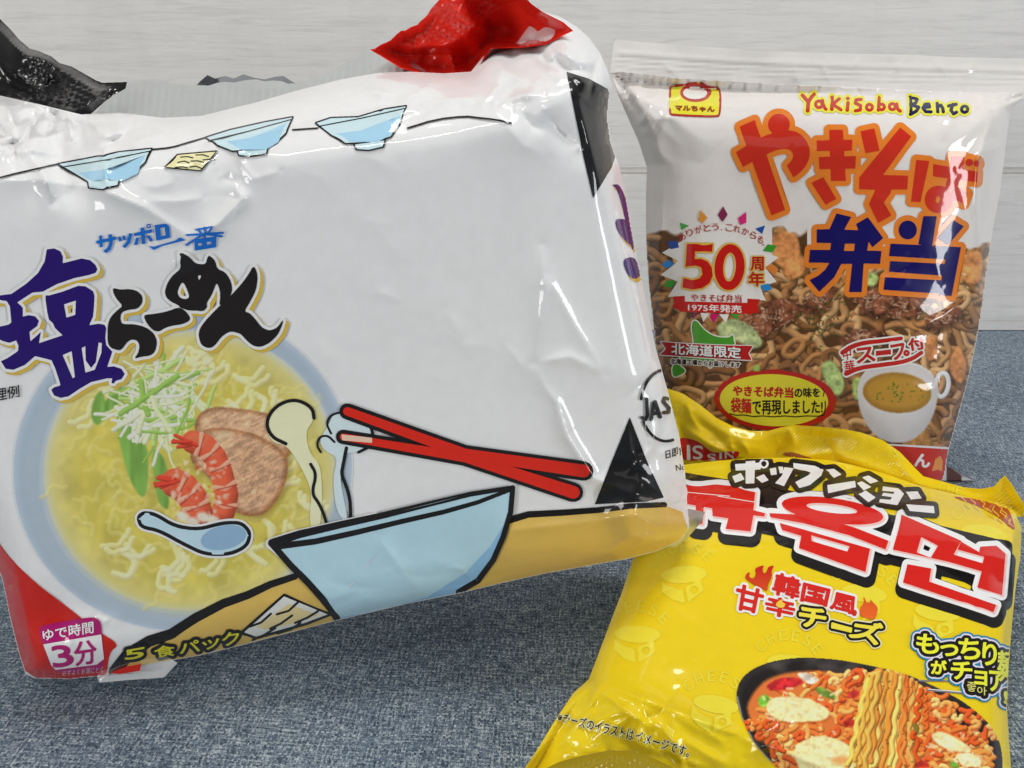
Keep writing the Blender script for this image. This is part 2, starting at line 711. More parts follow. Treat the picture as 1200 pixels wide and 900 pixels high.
def film_material(name, rough=.32, coat=.6, coat_rough=.07, metal=0.0, bump=.0005, scale=70.0, emb=0):
    m, nt, b = principled(name)
    a = nt.nodes.new('ShaderNodeAttribute')
    a.attribute_name = 'Col'
    tc = nt.nodes.new('ShaderNodeTexCoord')
    # faint unevenness of the printed film
    n0 = nt.nodes.new('ShaderNodeTexNoise')
    n0.inputs['Scale'].default_value = 220
    n0.inputs['Detail'].default_value = 4
    nt.links.new(tc.outputs['Object'], n0.inputs['Vector'])
    mr = nt.nodes.new('ShaderNodeMapRange')
    mr.inputs['To Min'].default_value = .95
    mr.inputs['To Max'].default_value = 1.05
    nt.links.new(n0.outputs['Fac'], mr.inputs['Value'])
    mx = nt.nodes.new('ShaderNodeMix')
    mx.data_type = 'RGBA'
    mx.blend_type = 'MULTIPLY'
    mx.inputs['Factor'].default_value = 1
    nt.links.new(a.outputs['Color'], mx.inputs['A'])
    nt.links.new(mr.outputs['Result'], mx.inputs['B'])
    nt.links.new(mx.outputs['Result'], b.inputs['Base Color'])
    b.inputs['Roughness'].default_value = rough
    b.inputs['Metallic'].default_value = metal
    b.inputs['Specular IOR Level'].default_value = .1
    b.inputs['Coat Weight'].default_value = coat
    b.inputs['Coat IOR'].default_value = 1.42
    b.inputs['Coat Roughness'].default_value = coat_rough
    n1 = nt.nodes.new('ShaderNodeTexNoise')
    n1.inputs['Scale'].default_value = scale
    n1.inputs['Detail'].default_value = 3
    n1.inputs['Roughness'].default_value = .5
    nt.links.new(tc.outputs['Object'], n1.inputs['Vector'])
    bp = nt.nodes.new('ShaderNodeBump')
    bp.inputs['Strength'].default_value = 1
    bp.inputs['Distance'].default_value = bump
    nt.links.new(n1.outputs['Fac'], bp.inputs['Height'])
    nt.links.new(bp.outputs['Normal'], b.inputs['Normal'])
    nt.links.new(bp.outputs['Normal'], b.inputs['Coat Normal'])
    return m


M_film = film_material('printed_film', rough=.4, coat=.85, coat_rough=.045, bump=.00018, scale=60)
M_crisp = film_material('clear_glossy_film', rough=.28, coat=.9, coat_rough=.05, bump=.00022, scale=60)
M_silver = film_material('aluminised_film', rough=.3, coat=.3, coat_rough=.1, metal=.75, bump=.0004)

# ------------------------------------------------------------------ the setting: cloth and whitewashed board
WALL_Y = HC / math.tan(math.radians(24.0 - math.degrees(math.atan(62 / 901))))


def cloth_material():
    m, nt, b = principled('denim_weave')
    N = nt.nodes.new
    L = nt.links.new
    tc = N('ShaderNodeTexCoord')
    mp = N('ShaderNodeMapping')
    mp.inputs['Rotation'].default_value = (0, 0, math.radians(4))
    L(tc.outputs['Object'], mp.inputs['Vector'])
    # a gentle waviness so the threads are not ruled straight
    wn = N('ShaderNodeTexNoise')
    wn.inputs['Scale'].default_value = 45
    L(mp.outputs['Vector'], wn.inputs['Vector'])
    va = N('ShaderNodeVectorMath')
    va.operation = 'MULTIPLY_ADD'
    L(wn.outputs['Color'], va.inputs[0])
    va.inputs[1].default_value = (.0022, .0022, 0)
    L(mp.outputs['Vector'], va.inputs[2])

    def threads(sx, sy, seed):
        q = N('ShaderNodeMapping')
        q.inputs['Scale'].default_value = (sx, sy, 1)
        q.inputs['Location'].default_value = (seed, seed * 1.7, 0)
        L(va.outputs['Vector'], q.inputs['Vector'])
        n = N('ShaderNodeTexNoise')
        n.inputs['Scale'].default_value = 1
        n.inputs['Detail'].default_value = 2.5
        n.inputs['Roughness'].default_value = .6
        L(q.outputs['Vector'], n.inputs['Vector'])
        return n.outputs['Fac']

    warp = threads(1350, 210, 3.1)
    weft = threads(190, 1350, 7.7)
    ck = N('ShaderNodeTexChecker')
    ck.inputs['Scale'].default_value = 1050
    L(va.outputs['Vector'], ck.inputs['Vector'])
    mx = N('ShaderNodeMix')
    L(ck.outputs['Fac'], mx.inputs['Factor'])
    L(warp, mx.inputs['A'])
    L(weft, mx.inputs['B'])
    big = N('ShaderNodeTexNoise')
    big.inputs['Scale'].default_value = 14
    big.inputs['Detail'].default_value = 5
    L(mp.outputs['Vector'], big.inputs['Vector'])
    ad = N('ShaderNodeMath')
    ad.operation = 'MULTIPLY_ADD'
    L(big.outputs['Fac'], ad.inputs[0])
    ad.inputs[1].default_value = .14
    L(mx.outputs['Result'], ad.inputs[2])
    cr = N('ShaderNodeValToRGB')
    e = cr.color_ramp.elements
    e[0].position, e[0].color = .38, (*lin(np.array([32, 43, 57]) / 255), 1)
    e[1].position, e[1].color = .76, (*lin(np.array([200, 210, 216]) / 255), 1)
    k = cr.color_ramp.elements.new(.56)
    k.color = (*lin(np.array([96, 113, 130]) / 255), 1)
    L(ad.outputs[0], cr.inputs['Fac'])
    L(cr.outputs['Color'], b.inputs['Base Color'])
    b.inputs['Roughness'].default_value = .95
    b.inputs['Specular IOR Level'].default_value = .15
    b.inputs['Sheen Weight'].default_value = .15
    bp = N('ShaderNodeBump')
    bp.inputs['Strength'].default_value = .9
    bp.inputs['Distance'].default_value = .0007
    L(mx.outputs['Result'], bp.inputs['Height'])
    L(bp.outputs['Normal'], b.inputs['Normal'])
    return m


def board_material():
    m, nt, b = principled('whitewashed_wood')
    N = nt.nodes.new
    L = nt.links.new
    tc = N('ShaderNodeTexCoord')

    def noise(sx, sz, det, loc):
        q = N('ShaderNodeMapping')
        q.inputs['Scale'].default_value = (sx, 1, sz)
        q.inputs['Location'].default_value = (loc, 0, loc * 2)
        L(tc.outputs['Object'], q.inputs['Vector'])
        n = N('ShaderNodeTexNoise')
        n.inputs['Scale'].default_value = 1
        n.inputs['Detail'].default_value = det
        n.inputs['Roughness'].default_value = .65
        n.inputs['Distortion'].default_value = .9
        L(q.outputs['Vector'], n.inputs['Vector'])
        return n.outputs['Fac']

    fine = noise(22, 330, 7, 1.3)
    streak = noise(5, 95, 4, 5.1)
    stain = noise(16, 5, 3, 9.4)

    def ramp(f, p0, v0, p1, v1):
        r = N('ShaderNodeMapRange')
        r.inputs['From Min'].default_value = p0
        r.inputs['From Max'].default_value = p1
        r.inputs['To Min'].default_value = v0
        r.inputs['To Max'].default_value = v1
        L(f, r.inputs['Value'])
        return r.outputs['Result']

    def mul(a, c):
        q = N('ShaderNodeMath')
        q.operation = 'MULTIPLY'
        L(a, q.inputs[0])
        L(c, q.inputs[1])
        return q.outputs[0]

    f = mul(mul(ramp(fine, .32, .885, .52, 1.01), ramp(streak, .3, .945, .65, 1.02)), ramp(stain, .28, .94, .5, 1.0))
    mx = N('ShaderNodeMix')
    mx.data_type = 'RGBA'
    mx.blend_type = 'MULTIPLY'
    mx.inputs['Factor'].default_value = 1
    mx.inputs['A'].default_value = (.85, .825, .79, 1)
    L(f, mx.inputs['B'])
    L(mx.outputs['Result'], b.inputs['Base Color'])
    b.inputs['Roughness'].default_value = .7
    b.inputs['Specular IOR Level'].default_value = .3
    bp = N('ShaderNodeBump')
    bp.inputs['Strength'].default_value = .6
    bp.inputs['Distance'].default_value = .0003
    L(fine, bp.inputs['Height'])
    L(bp.outputs['Normal'], b.inputs['Normal'])
    return m


def build_setting():
    # cloth: a sheet on the table top, running under the board
    xs = np.array([-2.0, 2.0])
    V = [(-2, -1.5, 0), (2, -1.5, 0), (2, WALL_Y + .6, 0), (-2, WALL_Y + .6, 0)]
    o = make_mesh('tablecloth', V, [[0, 1, 2, 3]], cloth_material(), None)
    o['label'] = 'heathered blue grey woven cloth the noodle bags stand on'
    o['category'] = 'tablecloth'
    o['kind'] = 'structure'
    # board: planks with real grooves, a lip along the foot
    prof = [(.0006, .001), (.0075, .001), (.0082, .0028), (.0104, .0028), (.011, 0)]
    for g in (.1245, .246, .3675, .489):
        prof += [(g - .0030, 0), (g - .0024, .0055), (g + .0012, .0055), (g + .0020, 0)]
    prof += [(.61, 0), (.61, .012), (.0006, .012)]
    V, F = [], []
    n = len(prof)
    for x in (-1.6, 1.6):
        V += [(x, WALL_Y + d, z) for z, d in prof]
    for i in range(n):
        j = (i + 1) % n
        F.append([i, i + n, j + n, j])
    o = make_mesh('wall', V, F, board_material(), None)
    o.data.polygons.foreach_set('use_smooth', np.zeros(len(F), bool))
    o['label'] = 'pale whitewashed wood board wall with long horizontal planks'
    o['category'] = 'wall'
    o['kind'] = 'structure'


build_setting()


def thing(name, label, cat, loc):
    o = bpy.data.objects.new(name, None)
    scene.collection.objects.link(o)
    o.empty_display_size = .03
    o.location = loc
    o['label'] = label
    o['category'] = cat
    return o


def t_on(py, y=None, z=None):
    b = -(py - 450.0) / FPX
    return y / (CT + b * ST) if y is not None else (z - HC) / (-ST + b * CT)


WHITE = K(226, 228, 228)
BLACK = K(30, 28, 28)

# ------------------------------------------------------------------ the big white bag
def build_big_bag():
    root = thing('noodle_bag', 'large white five-serving noodle bag with blue bowl and chopstick drawing, leaning at left', 'noodle bag', (0, 0, 0))
    out = [(-60, 230), (-40, 120), (0, 112), (45, 122), (95, 134), (140, 132), (190, 138), (235, 136), (300, 120), (345, 107), (400, 93),
           (440, 86), (480, 84), (520, 86), (552, 84), (566, 66), (578, 56), (606, 50), (620, 30), (637, 14), (655, 19), (674, 30), (690, 44), (703, 62), (712, 82), (717, 100),
           (713, 118), (712, 140), (716, 168), (726, 196), (733, 228), (742, 280), (756, 348), (769, 410), (783, 460),
           (796, 510), (803, 556), (806, 600), (808, 618), (797, 634), (770, 646), (735, 655), (690, 663), (640, 672), (590, 683), (540, 695),
           (480, 707), (420, 721), (380, 731), (330, 744), (280, 757), (235, 768), (190, 776), (150, 783), (128, 791), (80, 796),
           (40, 795), (30, 790), (22, 765), (12, 725), (3, 680), (-12, 640), (-40, 560), (-60, 440)]
    plane = [(110, 795, t_on(795, z=.004)), (350, 190, t_on(190, y=.243)), (800, 620, t_on(620, y=.232))]

    def mid(X, Y):
        # the top shoulder falls away behind the crease that runs up to the right
        crest = np.interp(X, [-60, 0, 120, 235, 330, 460, 600, 665, 730], [206, 204, 196, 190, 176, 158, 140, 95, 70])
        s = crest - Y
        m = .00036 * 9 * np.log1p(np.exp(np.clip(s / 9, -40, 40)))
        # the right gusset falls away too
        edge = np.interp(Y, [0, 85, 150, 232, 300, 420, 560, 640], [655, 668, 684, 706, 728, 752, 775, 790])
        s = X - edge
        return m + .00022 * 5 * np.log1p(np.exp(np.clip(s / 5, -40, 40))) * np.clip((560 - Y) / 200, 0, 1)

    sh = Sheet(out, plane,   .017, .050, mid, Rf=44, Rb=120)
    X, Y = sh.X, sh.Y
    # creases and dents of the stretched film
    h = fold(X, Y, [(-40, 214), (40, 210), (110, 218), (170, 244), (225, 280), (250, 290)], 13, .0030)
    h += fold(X, Y, [(225, 282), (256, 262), (284, 232), (268, 206)], 9, .0022)
    h += fold(X, Y, [(284, 214), (330, 200)], 8, .0012)
    h += fold(X, Y, [(240, 285), (190, 318)], 7, .0008)
    h += fold(X, Y, [(634, 285), (640, 340), (628, 425)], 14, .0024)
    h += fold(X, Y, [(624, 425), (640, 455), (652, 470), (664, 510), (695, 560), (735, 576), (795, 590)], 10, .0034)
    h += fold(X, Y, [(624, 426), (668, 418), (712, 440)], 9, .0020)
    h += fold(X, Y, [(640, 320), (672, 380), (708, 437)], 8, .0014)
    h += fold(X, Y, [(668, 86), (686, 150), (708, 240)], 6, .0014)
    h += fold(X, Y, [(575, 120), (612, 170), (645, 186)], 12, .0012)
    h += fold(X, Y, [(440, 625), (480, 680), (500, 700)], 12, .0020)
    h -= fold(X, Y, [(455, 670), (500, 676), (540, 668)], 14, .0016)
    h += fold(X, Y, [(590, 662), (600, 622), (655, 616), (745, 604), (792, 622)], 9, .0022)
    h += fold(X, Y, [(688, 662), (740, 628), (790, 634)], 8, .0024)
    h += fold(X, Y, [(735, 655), (765, 622)], 6, .0016)
    h += fold(X, Y, [(14, 650), (30, 720), (45, 790)], 8, .0020)
    h += fold(X, Y, [(590, 400), (620, 440)], 5, .0005) + fold(X, Y, [(520, 360), (545, 400)], 8, .0005)
    h += wrinkles(X, Y, 3, 22, 60, 155, 55, 28, 30, 50, 60, .0042, 7)
    h += wrinkles(X, Y, 5, 10, 210, 190, 60, 30, 20, 50, 50, .0009, 6)
    h += wrinkles(X, Y, 7, 18, 640, 75, 40, 35, 45, 40, 60, .0032, 7)
    h += wrinkles(X, Y, 9, 12, 768, 500, 16, 90, 80, 20, 70, .0010, 5)
    h += wrinkles(X, Y, 11, 12, 420, 700, 180, 18, -15, 25, 60, .0009, 6)
    h += wrinkles(X, Y, 13, 10, 60, 760, 40, 30, 60, 40, 50, .0010, 5)
    h += wrinkles(X, Y, 15, 12, 480, 230, 130, 90, 30, 60, 70, .00035, 9)
    h += wrinkles(X, Y, 17, 14, 430, 118, 110, 14, -10, 30, 60, .0014, 6)
    h += crumple(X, Y, 60, 150, 75, .018, 9, 4)
    h += crumple(X, Y, 620, 85, 85, .012, 8, 8)
    h += crumple(X, Y, 260, 235, 55, .003, 5, 15)
    h += crumple(X, Y, 765, 600, 45, .010, 6, 21)
    h += crumple(X, Y, 60, 760, 60, .006, 6, 5)
    h += crumple(X, Y, 520, 690, 70, .006, 5, 33)
    h += .0007 * vnoise(X, Y, 150, 3) + .00012 * vnoise(X, Y, 60, 4) + .00004 * vnoise(X, Y, 22, 6)
    sh.add(boxblur(h, 1))

    def base(v):
        return np.tile(WHITE, (len(v), 1))

    film('film', sh, M_film, root, base)

    # ---- ramen picture
    c = Canvas(10, 350, 432, 742, .72)
    c.img[:] = np.array([233, 234, 233]) / 255
    c.shape(poly(ell(214, 550, 199, 189, -8, 90)), (186, 198, 212), .8)
    c.shape(poly(ell(214, 551, 195, 185, -8, 90)), (168, 184, 198), 5)
    c.shape(poly(ell(216, 556, 187, 176, -8, 90)), (172, 186, 198), 5)
    c.shape(poly(ell(222, 553, 176, 167, -8, 90)), (184, 196, 206), 1.5)
    c.shape(poly(ell(223, 551, 172, 164, -8, 90)), (206, 210, 200), 1.2)
    c.shape(poly(ell(223, 552, 167, 160, -8, 90)), (220, 212, 150), 5)
    c.shape(poly(ell(223, 556, 152, 147, -8, 90)), (205, 190, 88), 24)
    inb = np.clip((1 - ((c.X - 223) / 165) ** 2 - ((c.Y - 552) / 158) ** 2) * 6, 0, 1)
    f = 1 + inb * (.07 * vnoise(c.X, c.Y, 26, 11) + .04 * vnoise(c.X, c.Y, 9, 12))
    c.mul(f)
    g = np.random.RandomState(5)

    def curl(x, y, n, step, a0, wob, turn):
        p = [(x, y)]
        a = a0
        ph = g.rand() * 6
        for i in range(n):
            a += turn + wob * math.sin(ph + i * 1.1)
            x += step * math.cos(a)
            y += step * math.sin(a)
            p.append((x, y))
        return smooth(p, 1, False)

    for k in range(150):
        a = g.rand() * 6.28
        r = math.sqrt(g.rand())
        x, y = 223 + 150 * r * math.cos(a), 553 + 143 * r * math.sin(a)
        c.line(curl(x, y, 9, 4.2, g.rand() * 6.28, .75, (g.rand() - .5) * .5), 6.0, (224, 212, 132), .88, 1.06, .2 + .25 * g.rand())
    for x, y, a, t in [(262, 425, 1.6, .3), (275, 440, 1.2, -.35), (290, 455, 1.7, .2), (300, 462, .4, .5), (268, 470, 1.0, .25), (318, 455, 1.8, -.2),
                       (330, 470, 1.2, .3), (240, 420, .9, .4), (222, 408, .3, .3), (206, 414, 1.2, -.3), (345, 560, 2.1, .3), (352, 578, 1.4, -.4),
                       (150, 650, .5, .5), (175, 640, 1.8, .4), (190, 665, .2, -.4), (215, 650, 1.5, .3), (250, 640, .8, .4), (290, 625, 2.4, -.3),
                       (310, 610, .6, .4), (335, 612, 1.0, .3), (120, 640, .6, -.3), (200, 690, 3.0, .6), (108, 470, 1.4, .3), (118, 455, .7, -.3), (350, 515, 1.5, .2)]:
        for q in range(2):
            c.line(curl(x + 5 * q, y + 4 * q, 12, 3.4, a, .35, t * .5), 7, (234, 226, 180), .84, 1.1, .62)
    # negi: flat leaves, then a nest of fine shreds
    for pts in [[(106, 490), (108, 474), (114, 460), (120, 458), (124, 472), (124, 490), (114, 500)], [(120, 470), (150, 450), (160, 458), (130, 480), (124, 488)],
                [(140, 470), (160, 476), (176, 540), (170, 590), (150, 560), (136, 500)], [(176, 520), (196, 540), (200, 600), (184, 590)]]:
        c.shape(spoly(pts), (126, 170, 78), 1.2, 1, lambda X, Y: 1 + .12 * vnoise(X, Y, 5, 77, 30))
        q = np.array(pts)
    for k in range(110):
        a = g.rand() * 6.28
        x, y = 186 + 46 * math.cos(a) * g.rand(), 475 + 48 * math.sin(a) * g.rand()
        d = (g.rand() - .5) * 3.4 + 1.35
        n = 8 + g.randint(9)
        x -= math.cos(d) * n * 2.5
        y -= math.sin(d) * n * 2.5
        col = [(214, 224, 176), (232, 236, 206), (180, 205, 120), (146, 186, 84), (222, 228, 190)][g.randint(5)]
        c.line(curl(x, y, n, 5, d, .12, (g.rand() - .5) * .16), 2.4 + 5.5 * g.rand() ** 2, col, .8, 1.1, .95)
    # pork slices
    s1 = T(180, 400, 5, [(243, 475), (262, 430), (330, 385), (450, 388), (600, 410), (690, 430), (740, 480), (782, 540), (802, 620), (780, 690), (700, 660), (500, 640), (300, 600), (240, 560)])
    s2 = T(180, 400, 5, [(205, 700), (238, 570), (300, 515), (380, 505), (480, 518), (600, 545), (700, 600), (772, 655), (790, 730), (772, 830), (735, 910), (680, 985), (610, 1030), (480, 1010), (400, 900), (330, 800)])
    fib = lambda X, Y: 1 + .13 * vnoise(X * .45 + Y * .9, Y * .45 - X * .9, 2.2, 31, 9) + .1 * vnoise(X, Y, 9, 32) + .08 * vnoise(X, Y, 1.8, 33)
    for s, col in ((s1, (212, 170, 134)), (s2, (208, 164, 128))):
        c.shape(spoly([(x + 3, y + 4) for x, y in s]), (120, 95, 40), 5, .5)
        c.shape(spoly(s), (150, 92, 52), 1.0, 1, fib)
        q = np.array(s)
        q = q.mean(0) + (q - q.mean(0)) * .945
        c.shape(spoly([tuple(v) for v in q]), col, 4, 1, fib)
    c.shape(spoly(T(180, 400, 5, [(355, 540), (400, 525), (480, 530), (420, 570), (380, 600)])), (228, 205, 165), 3, .7)
    for k in range(26):
        x, y = 285 + 40 * g.rand(), 520 + 70 * g.rand()
        c.line([(x, y), (x - 3, y + 5 + 5 * g.rand())], 1.3, (160, 108, 72), .9, 1, .45)
    # shrimp
    for path, w in (([(226, 518), (240, 522), (252, 536), (260, 556), (266, 580), (262, 600)], 27), ([(205, 566), (216, 572), (226, 584), (232, 600)], 34)):
        c.line(path, w, (216, 92, 62), .7, 1.25)
        p = np.array(path)
        for i in range(len(p) - 1):
            m = (p[i] + p[i + 1]) / 2
            d = p[i + 1] - p[i]
            d = np.array([-d[1], d[0]]) / np.hypot(*d)
            c.line([m - d * w * .45, m + (p[i + 1] - p[i]) * .2, m + d * w * .45], 5.5, (240, 176, 146), .85, 1.1, .85)
            c.line([m - d * w * .45 + 3, m + d * w * .45 + 3], 1.6, (176, 58, 38), .9, 1, .8)
        for k in range(5):
            c.line([p[0] + g.randn(2) * 3, p[0] + np.array([-16 - 8 * g.rand(), -8 + 14 * g.rand()])], 4.5, (205, 62, 44), .7, 1.25, .95)
    for k in range(70):
        x, y = 200 + 66 * g.rand(), 540 + 68 * g.rand()
        c.shape(poly(ell(x, y, 1.5 + 2.5 * g.rand(), 1 + 1.5 * g.rand(), 180 * g.rand(), 10)), [(246, 210, 186), (205, 70, 46), (250, 232, 214)][g.randint(3)], 1, .55)
    for x, y in ((214, 605), (226, 612), (238, 606), (250, 610)):
        c.shape(poly(ell(x, y, 8, 6, 20, 16)), (246, 226, 208), 2, .9)
    # pale noodles drawn up out of the picture, under the chopsticks
    c.build('ramen_picture', sh, 1, poly(ell(214, 550, 200.5, 190.5, -8, 90)), M_film, root)

    # ---- corners and side panels
    p = Print(sh, 1)
    p.add(poly([(664, 84), (690, 92), (712, 104), (722, 130), (722, 180), (717, 196), (695, 232), (684, 185)]), K(28, 28, 30))
    p.build('black_corner_panel', M_film, root)
    p = Print(sh, 1)
    p.add(poly([(738, 489), (758, 540), (778, 583), (757, 588), (697, 591), (715, 545)]), K(26, 26, 27))
    p.build('black_corner_panel', M_film, root)
    p = Print(sh, 1)
    p.add(spoly([(-45, 560), (-10, 620), (6, 648), (40, 682), (80, 712), (112, 738), (140, 755), (128, 765), (124, 800), (30, 800), (0, 720)]), K(196, 34, 24))
    p.build('red_corner_panel', M_film, root)
    p = Print(sh, 1)
    for a in ([(716, 216), (728, 216), (744, 268), (742, 300), (734, 262), (724, 222)], [(720, 256), (737, 257), (745, 290), (735, 285), (724, 272)],
              [(729, 304), (744, 300), (752, 322), (744, 328), (735, 322)]):
        p.add(spoly([(x + 2, y + 4) for x, y in a]), K(206, 170, 60), step=False)
        p.lay += 1
        p.add(spoly(a), K(44, 20, 104))
        p.build('side_lettering', M_film, root)
        p = Print(sh, 1)

    # ---- table, bowl, packet, chopsticks, spoon, steam drawings
    p = Print(sh, 2)
    wob = lambda pts, s, a=.9: [(x + a * math.sin(i * 2.3 + s), y + a * math.cos(i * 1.7 + s)) for i, (x, y) in enumerate(pts)]
    edge_l = [(134, 787), (150, 768), (175, 752), (200, 742), (230, 724), (262, 708), (290, 697), (318, 684), (345, 676)]
    edge_r = [(596, 610), (620, 604), (660, 600), (700, 597), (740, 594), (778, 592)]
    tab = edge_l + [(480, 640)] + edge_r + [(800, 600), (815, 650), (600, 705), (300, 775), (150, 800)]
    p.add(poly(tab), K(212, 178, 92))
    p.add(U(stroke(wob(edge_l, 1), 15, 7.5), stroke(wob(edge_r, 2, 1.2), 8, 6)), BLACK)
    p.build('table_drawing', M_film, root)

    p = Print(sh, 14)
    body = [(318, 637), (345, 628), (420, 612), (500, 592), (560, 577), (601, 570), (598, 596), (592, 628), (580, 656), (562, 678), (540, 692), (520, 705), (430, 726), (392, 722), (372, 692), (345, 660)]
    p.add(poly([(318, 637), (345, 628), (440, 607), (440, 640), (400, 690), (366, 684), (345, 660)]), K(232, 236, 236), grow=6.5)
    p.add(poly(body), K(178, 212, 232), grow=.5)
    p.add(poly([(598, 600), (592, 628), (578, 660), (545, 695), (520, 702), (430, 728), (396, 724), (440, 716), (500, 700), (545, 672), (575, 640)]), K(140, 186, 222))
    lines = U(stroke(wob([(319, 637), (352, 626), (400, 614), (450, 604), (500, 592), (550, 579), (600, 571)], 3, .6), 10, 5),
              stroke(wob([(324, 641), (370, 634), (420, 623), (470, 612), (520, 600), (560, 588), (601, 573)], 4, .6), 7.5, 4.5),
              stroke(wob([(320, 638), (340, 662), (360, 682), (378, 702), (394, 724)], 5, .7), 7.5, 8),
              stroke(wob([(601, 571), (598, 600), (590, 630), (578, 656), (560, 680), (538, 694)], 6, .5), 6, 7))
    p.add(lines, BLACK)
    p.build('soup_bowl_drawing', M_film, root)

    p = Print(sh, 5)
    q = [(333, 697), (388, 720), (360, 731), (300, 748), (282, 742)]
    p.add(poly(q), BLACK, grow=1.4)
    p.add(poly([(333, 699), (384, 720), (357, 730), (300, 746), (286, 741)]), K(222, 222, 216))
    p.add(poly([(338, 708), (374, 721), (350, 729), (312, 738), (300, 735)]), K(224, 206, 150))
    p.add(U(*[stroke(wob([(a, b), (a - 12, b + 9), (a - 26, b + 14)], a, .8), 2.6) for a, b in ((350, 706), (372, 716), (318, 720), (342, 722), (322, 736), (352, 729))]), BLACK)
    p.build('seaweed_packet_drawing', M_film, root)

    p = Print(sh, 9)
    cs = [((406, 481), (608, 549), (685, 580)), ((400, 513), (608, 548), (676, 584))]
    stk = [([(407, 482), (545, 532), (684, 552)], 11, 15), ([(402, 512), (545, 536), (672, 577)], 9, 15)]
    for pts, a, b in stk:
        p.add(stroke(pts, a + 8, b + 8), BLACK, step=False)
    p.lay += 1
    for pts, a, b in stk:
        p.add(stroke(pts, a - 1, b), K(212, 42, 26))
        p.lay += 0
    p.add(poly([(400, 509), (436, 513), (436, 519), (401, 516)]), K(236, 196, 172))
    p.build('chopsticks_drawing', M_film, root)

    p = Print(sh, 5)
    sp = spoly([(161, 606), (168, 600), (182, 602), (205, 616), (232, 620), (262, 612), (283, 612), (294, 624), (290, 640), (270, 650), (240, 650), (215, 638), (186, 622), (165, 618)])
    p.add(sp, K(232, 234, 232), grow=4.2)
    p.add(sp, BLACK, grow=1.6)
    p.add(sp, K(186, 214, 232), grow=-2.6)
    p.add(poly(ell(262, 630, 27, 14, -12)), K(142, 176, 204))
    p.build('soup_spoon_drawing', M_film, root)

    p = Print(sh, 4)
    f1 = smooth([(312, 500), (320, 478), (342, 467), (366, 474), (368, 492), (358, 506), (362, 530), (376, 545), (378, 590), (372, 640), (362, 610), (366, 575), (350, 542), (336, 522), (318, 518)], 2)
    f2 = smooth([(384, 500), (392, 482), (412, 482), (432, 492), (436, 520), (420, 530), (404, 530), (398, 560), (404, 590), (408, 614), (394, 600), (390, 560), (396, 536), (380, 528), (374, 516)], 2)
    p.add(poly(f1), K(226, 226, 186))
    p.add(poly(f2), K(206, 222, 232))
    ln = U(stroke(smooth([(368, 490), (366, 477), (345, 467), (322, 476), (311, 495), (318, 512), (335, 520)], 2, False), 4),
           stroke(smooth([(388, 508), (382, 496), (388, 486), (400, 483)], 2, False), 2.6), stroke(smooth([(392, 518), (384, 510), (374, 512), (371, 522), (376, 530)], 2, False), 2.6),
           stroke(smooth([(425, 490), (438, 505), (436, 522), (420, 530)], 2, False), 3.4),
           stroke(smooth([(364, 544), (371, 556), (365, 578), (374, 590), (380, 604), (384, 619)], 2, False), 3.6),
           stroke(smooth([(406, 525), (402, 545), (400, 556), (406, 570), (410, 584), (411, 600), (410, 614)], 2, False), 4))
    p.add(ln, BLACK)
    p.build('steam_drawing', M_film, root)

    # ---- title
    shio = poly(T(0, 280, 4.5, [(247, 55), (285, 50), (318, 65), (332, 95), (330, 128), (430, 103), (475, 112), (503, 137), (513, 160), (505, 178), (470, 190), (390, 207),
        (300, 238), (225, 278), (170, 283), (90, 335), (108, 350), (120, 365), (120, 410), (150, 402), (185, 408), (205, 432), (195, 460), (155, 490), (160, 540), (195, 510),
        (215, 490), (210, 520), (205, 550), (330, 508), (290, 470), (280, 445), (258, 425), (250, 390), (240, 320), (240, 298), (262, 297), (330, 278), (412, 247), (450, 250),
        (490, 275), (498, 300), (495, 360), (490, 410), (470, 455), (520, 447), (550, 452), (560, 470), (555, 520), (560, 560), (592, 595), (565, 675), (600, 672), (640, 685),
        (658, 712), (640, 740), (610, 748), (600, 762), (588, 760), (592, 735), (565, 735), (480, 755), (420, 790), (360, 830), (320, 838), (285, 825), (270, 795), (285, 783),
        (318, 772), (315, 755), (290, 680), (272, 640), (215, 625), (185, 618), (130, 665), (70, 690), (30, 685), (5, 645), (40, 628), (75, 605), (95, 590), (98, 565), (85, 535),
        (50, 548), (20, 540), (-30, 520), (-32, 475), (0, 462), (45, 452), (60, 440), (52, 355), (35, 328), (0, 322), (-30, 330), (-20, 300), (60, 290), (140, 235), (200, 180), (235, 120)]),
        T(0, 280, 4.5, [(337, 345), (400, 325), (397, 400), (350, 415)]), T(0, 280, 4.5, [(330, 612), (378, 592), (395, 728), (383, 735)]),
        T(0, 280, 4.5, [(430, 575), (450, 565), (452, 640), (480, 680), (505, 650), (520, 545), (537, 550), (535, 600), (500, 690), (450, 705), (440, 640)]))
    R = lambda *a: spoly(*[T(110, 280, 5, q) for q in a])
    ra = R([(110, 285), (150, 297), (210, 293), (255, 305), (285, 335), (285, 375), (255, 410), (205, 415), (160, 430), (155, 470), (165, 500), (230, 498), (300, 515), (350, 550),
            (372, 600), (360, 660), (330, 685), (280, 690), (235, 703), (262, 665), (268, 620), (250, 592), (215, 590), (190, 610), (170, 640), (150, 655), (100, 640), (80, 610), (80, 510), (95, 460), (140, 415), (170, 392), (135, 355), (115, 320)])
    da = R([(288, 445), (350, 440), (430, 425), (500, 398), (540, 425), (565, 460), (560, 480), (520, 500), (450, 510), (410, 525), (380, 545), (345, 535), (310, 495)])
